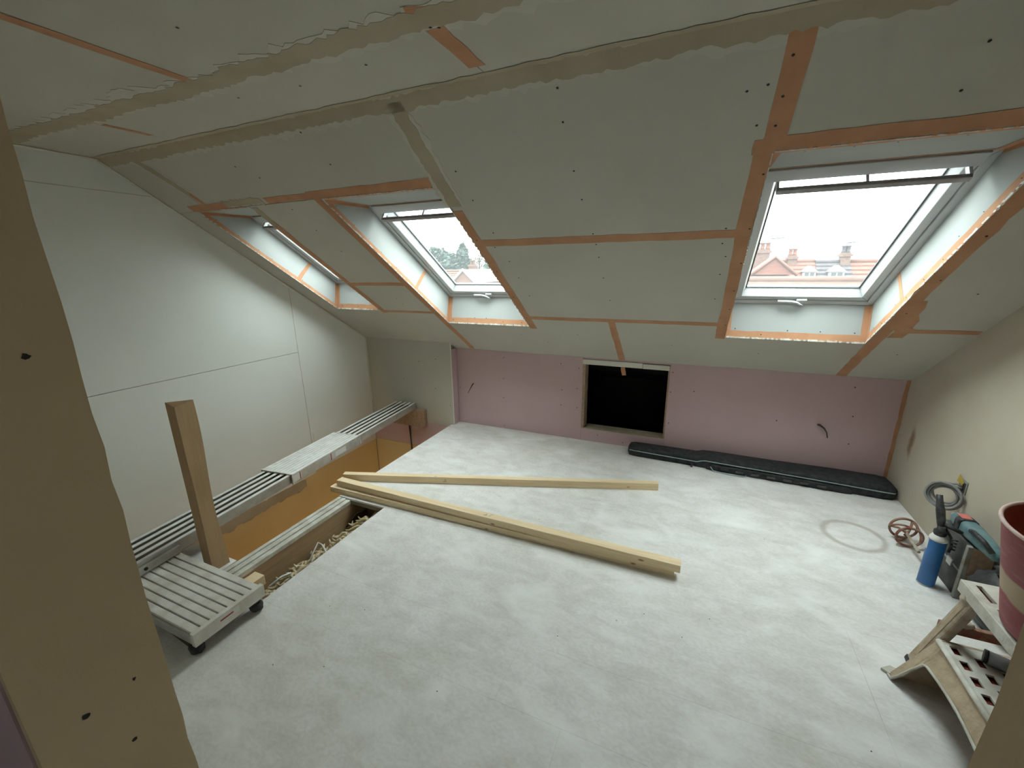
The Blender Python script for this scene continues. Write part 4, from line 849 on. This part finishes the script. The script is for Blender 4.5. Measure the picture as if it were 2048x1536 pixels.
link('end_skirt', G().hexa([(.995, Y0-.012, 0), (1.385, Y0-.012, 0), (1.385, Y0-.005, 0), (.995, Y0-.005, 0)], [(1.085, Y0, ZT-.002), (1.295, Y0, ZT-.002), (1.295, Y0+.008, ZT-.002), (1.085, Y0+.008, ZT-.002)]), 'stepSide', ls)
link('tread_edge', G().tube([(1.084, Y1-.004, ZT-.006), (1.084, Y0+.004, ZT-.006)], .009, 8), 'stepTop', ls)
link('foot_flange', G().prism([(.985, Y1+.002), (.965, Y1+.02), (1.0, Y1+.045), (1.03, Y1+.03)], XY(0), 0, .010), 'stepTop', ls)
# upper stool
us_ = thing('step_stool', 'plaster-covered step stool with splayed legs carrying the red bucket', 'stool', (1.3, -2.02, 0))
ZU = .448
link('tread', tread(1.118, 1.49, -2.31, -1.742, ZU, .012, 6, 5, .008, .042, False), 'stepTop', us_, True)
link('tread_core', G().box(1.125, 1.485, -2.305, -1.748, ZU-.03, ZU-.018), 'redPlastic', us_)
link('tread_apron', G().box(1.112, 1.120, -2.315, -1.738, ZU-.045, ZU-.001), 'stepTop', us_, True, .002)
link('tread_apron', G().box(1.112, 1.495, -1.742, -1.734, ZU-.045, ZU-.001), 'stepTop', us_, True, .002)
def leg(f, t, rot=1):
    f, t = Vector(f), Vector(t); d = (t-f); ax_ = d.normalized(); sx_ = Vector((1, 0, 0)); sy = ax_.cross(sx_).normalized(); sx_ = sy.cross(ax_)
    L_ = link('leg', G().obox((f+t)/2, sx_, sy, ax_, .016, .024, d.length/2), 'plasterCrust', us_, True, .007)
    link('leg_flute', G().obox((f+t)/2-sx_*.0165, sx_, sy, ax_, .0015, .008, d.length/2*.8), 'stepSide', L_)
    link('rubber_foot', G().obox(f+ax_*.012, sx_, sy, ax_, .018, .026, .012), 'gunBlack', L_, True, .003)
leg((1.075, -1.70, .012), (1.140, -1.79, .43)); leg((1.485, -1.70, .012), (1.468, -1.79, .43)); leg((1.075, -2.36, .012), (1.14, -2.27, .43)); leg((1.485, -2.36, .012), (1.468, -2.27, .43))
link('corner_bracket', blob((1.132, -1.775, .395), .036, 21, (.7, .8, 1.0), 8), 'plasterCrust', us_)
link('cross_bar', G().obox((1.29, -1.722, .235), (1, 0, 0), (0, 1, 0), (0, 0, 1), .19, .010, .018), 'rust', us_, True, .003)
tag(link('plaster_lump', blob((1.165, -1.722, .262), .022, 8, (1.3, .8, .6), 8), 'plasterCrust', us_))
# grey tube on the low step
tg = thing('grey_tube', 'dusty grey plastic tube lying on the low step beneath the stool', 'tube', (1.24, -1.85, ZT))
link('barrel', G().tube([(1.175, -1.835, ZT+.0225), (1.29, -1.885, ZT+.0225)], .022, 16), 'greyTube', tg); link('end_cap', G().tube([(1.171, -1.833, ZT+.0225), (1.180, -1.837, ZT+.0225)], .0225, 16), 'gunBlack', tg)
link('nozzle', G().tube([(1.29, -1.885, ZT+.0225), (1.33, -1.902, ZT+.018)], [.010, .004], 10), 'gunBlack', tg)
# red bucket
BC = (1.281, -1.974); BZ = ZU
bk = thing('red_bucket', 'large scuffed red plastic bucket with a bare tan band on the stool', 'bucket', (BC[0], BC[1], BZ))
link('shell', G().lathe([(.10, .002), (.160, .002), (.168, .010), (.172, .03), (.226, .325), (.2285, .332)], (0, 0, 0), 56), 'bucket', bk, False)
link('inside', G().lathe([(.224, .331), (.166, .03), (.158, .014), (.001, .012)], (0, 0, 0), 56), 'bucketIn', bk, False)
link('rim', G().tube([(.2275*math.cos(2*math.pi*i/64), .2275*math.sin(2*math.pi*i/64), .331) for i in range(64)], .0055, 8, closed=True), 'bucketRim', bk, False)
link('base', G().lathe([(.001, .001), (.10, .002)], (0, 0, 0), 40), 'bucket', bk, False)
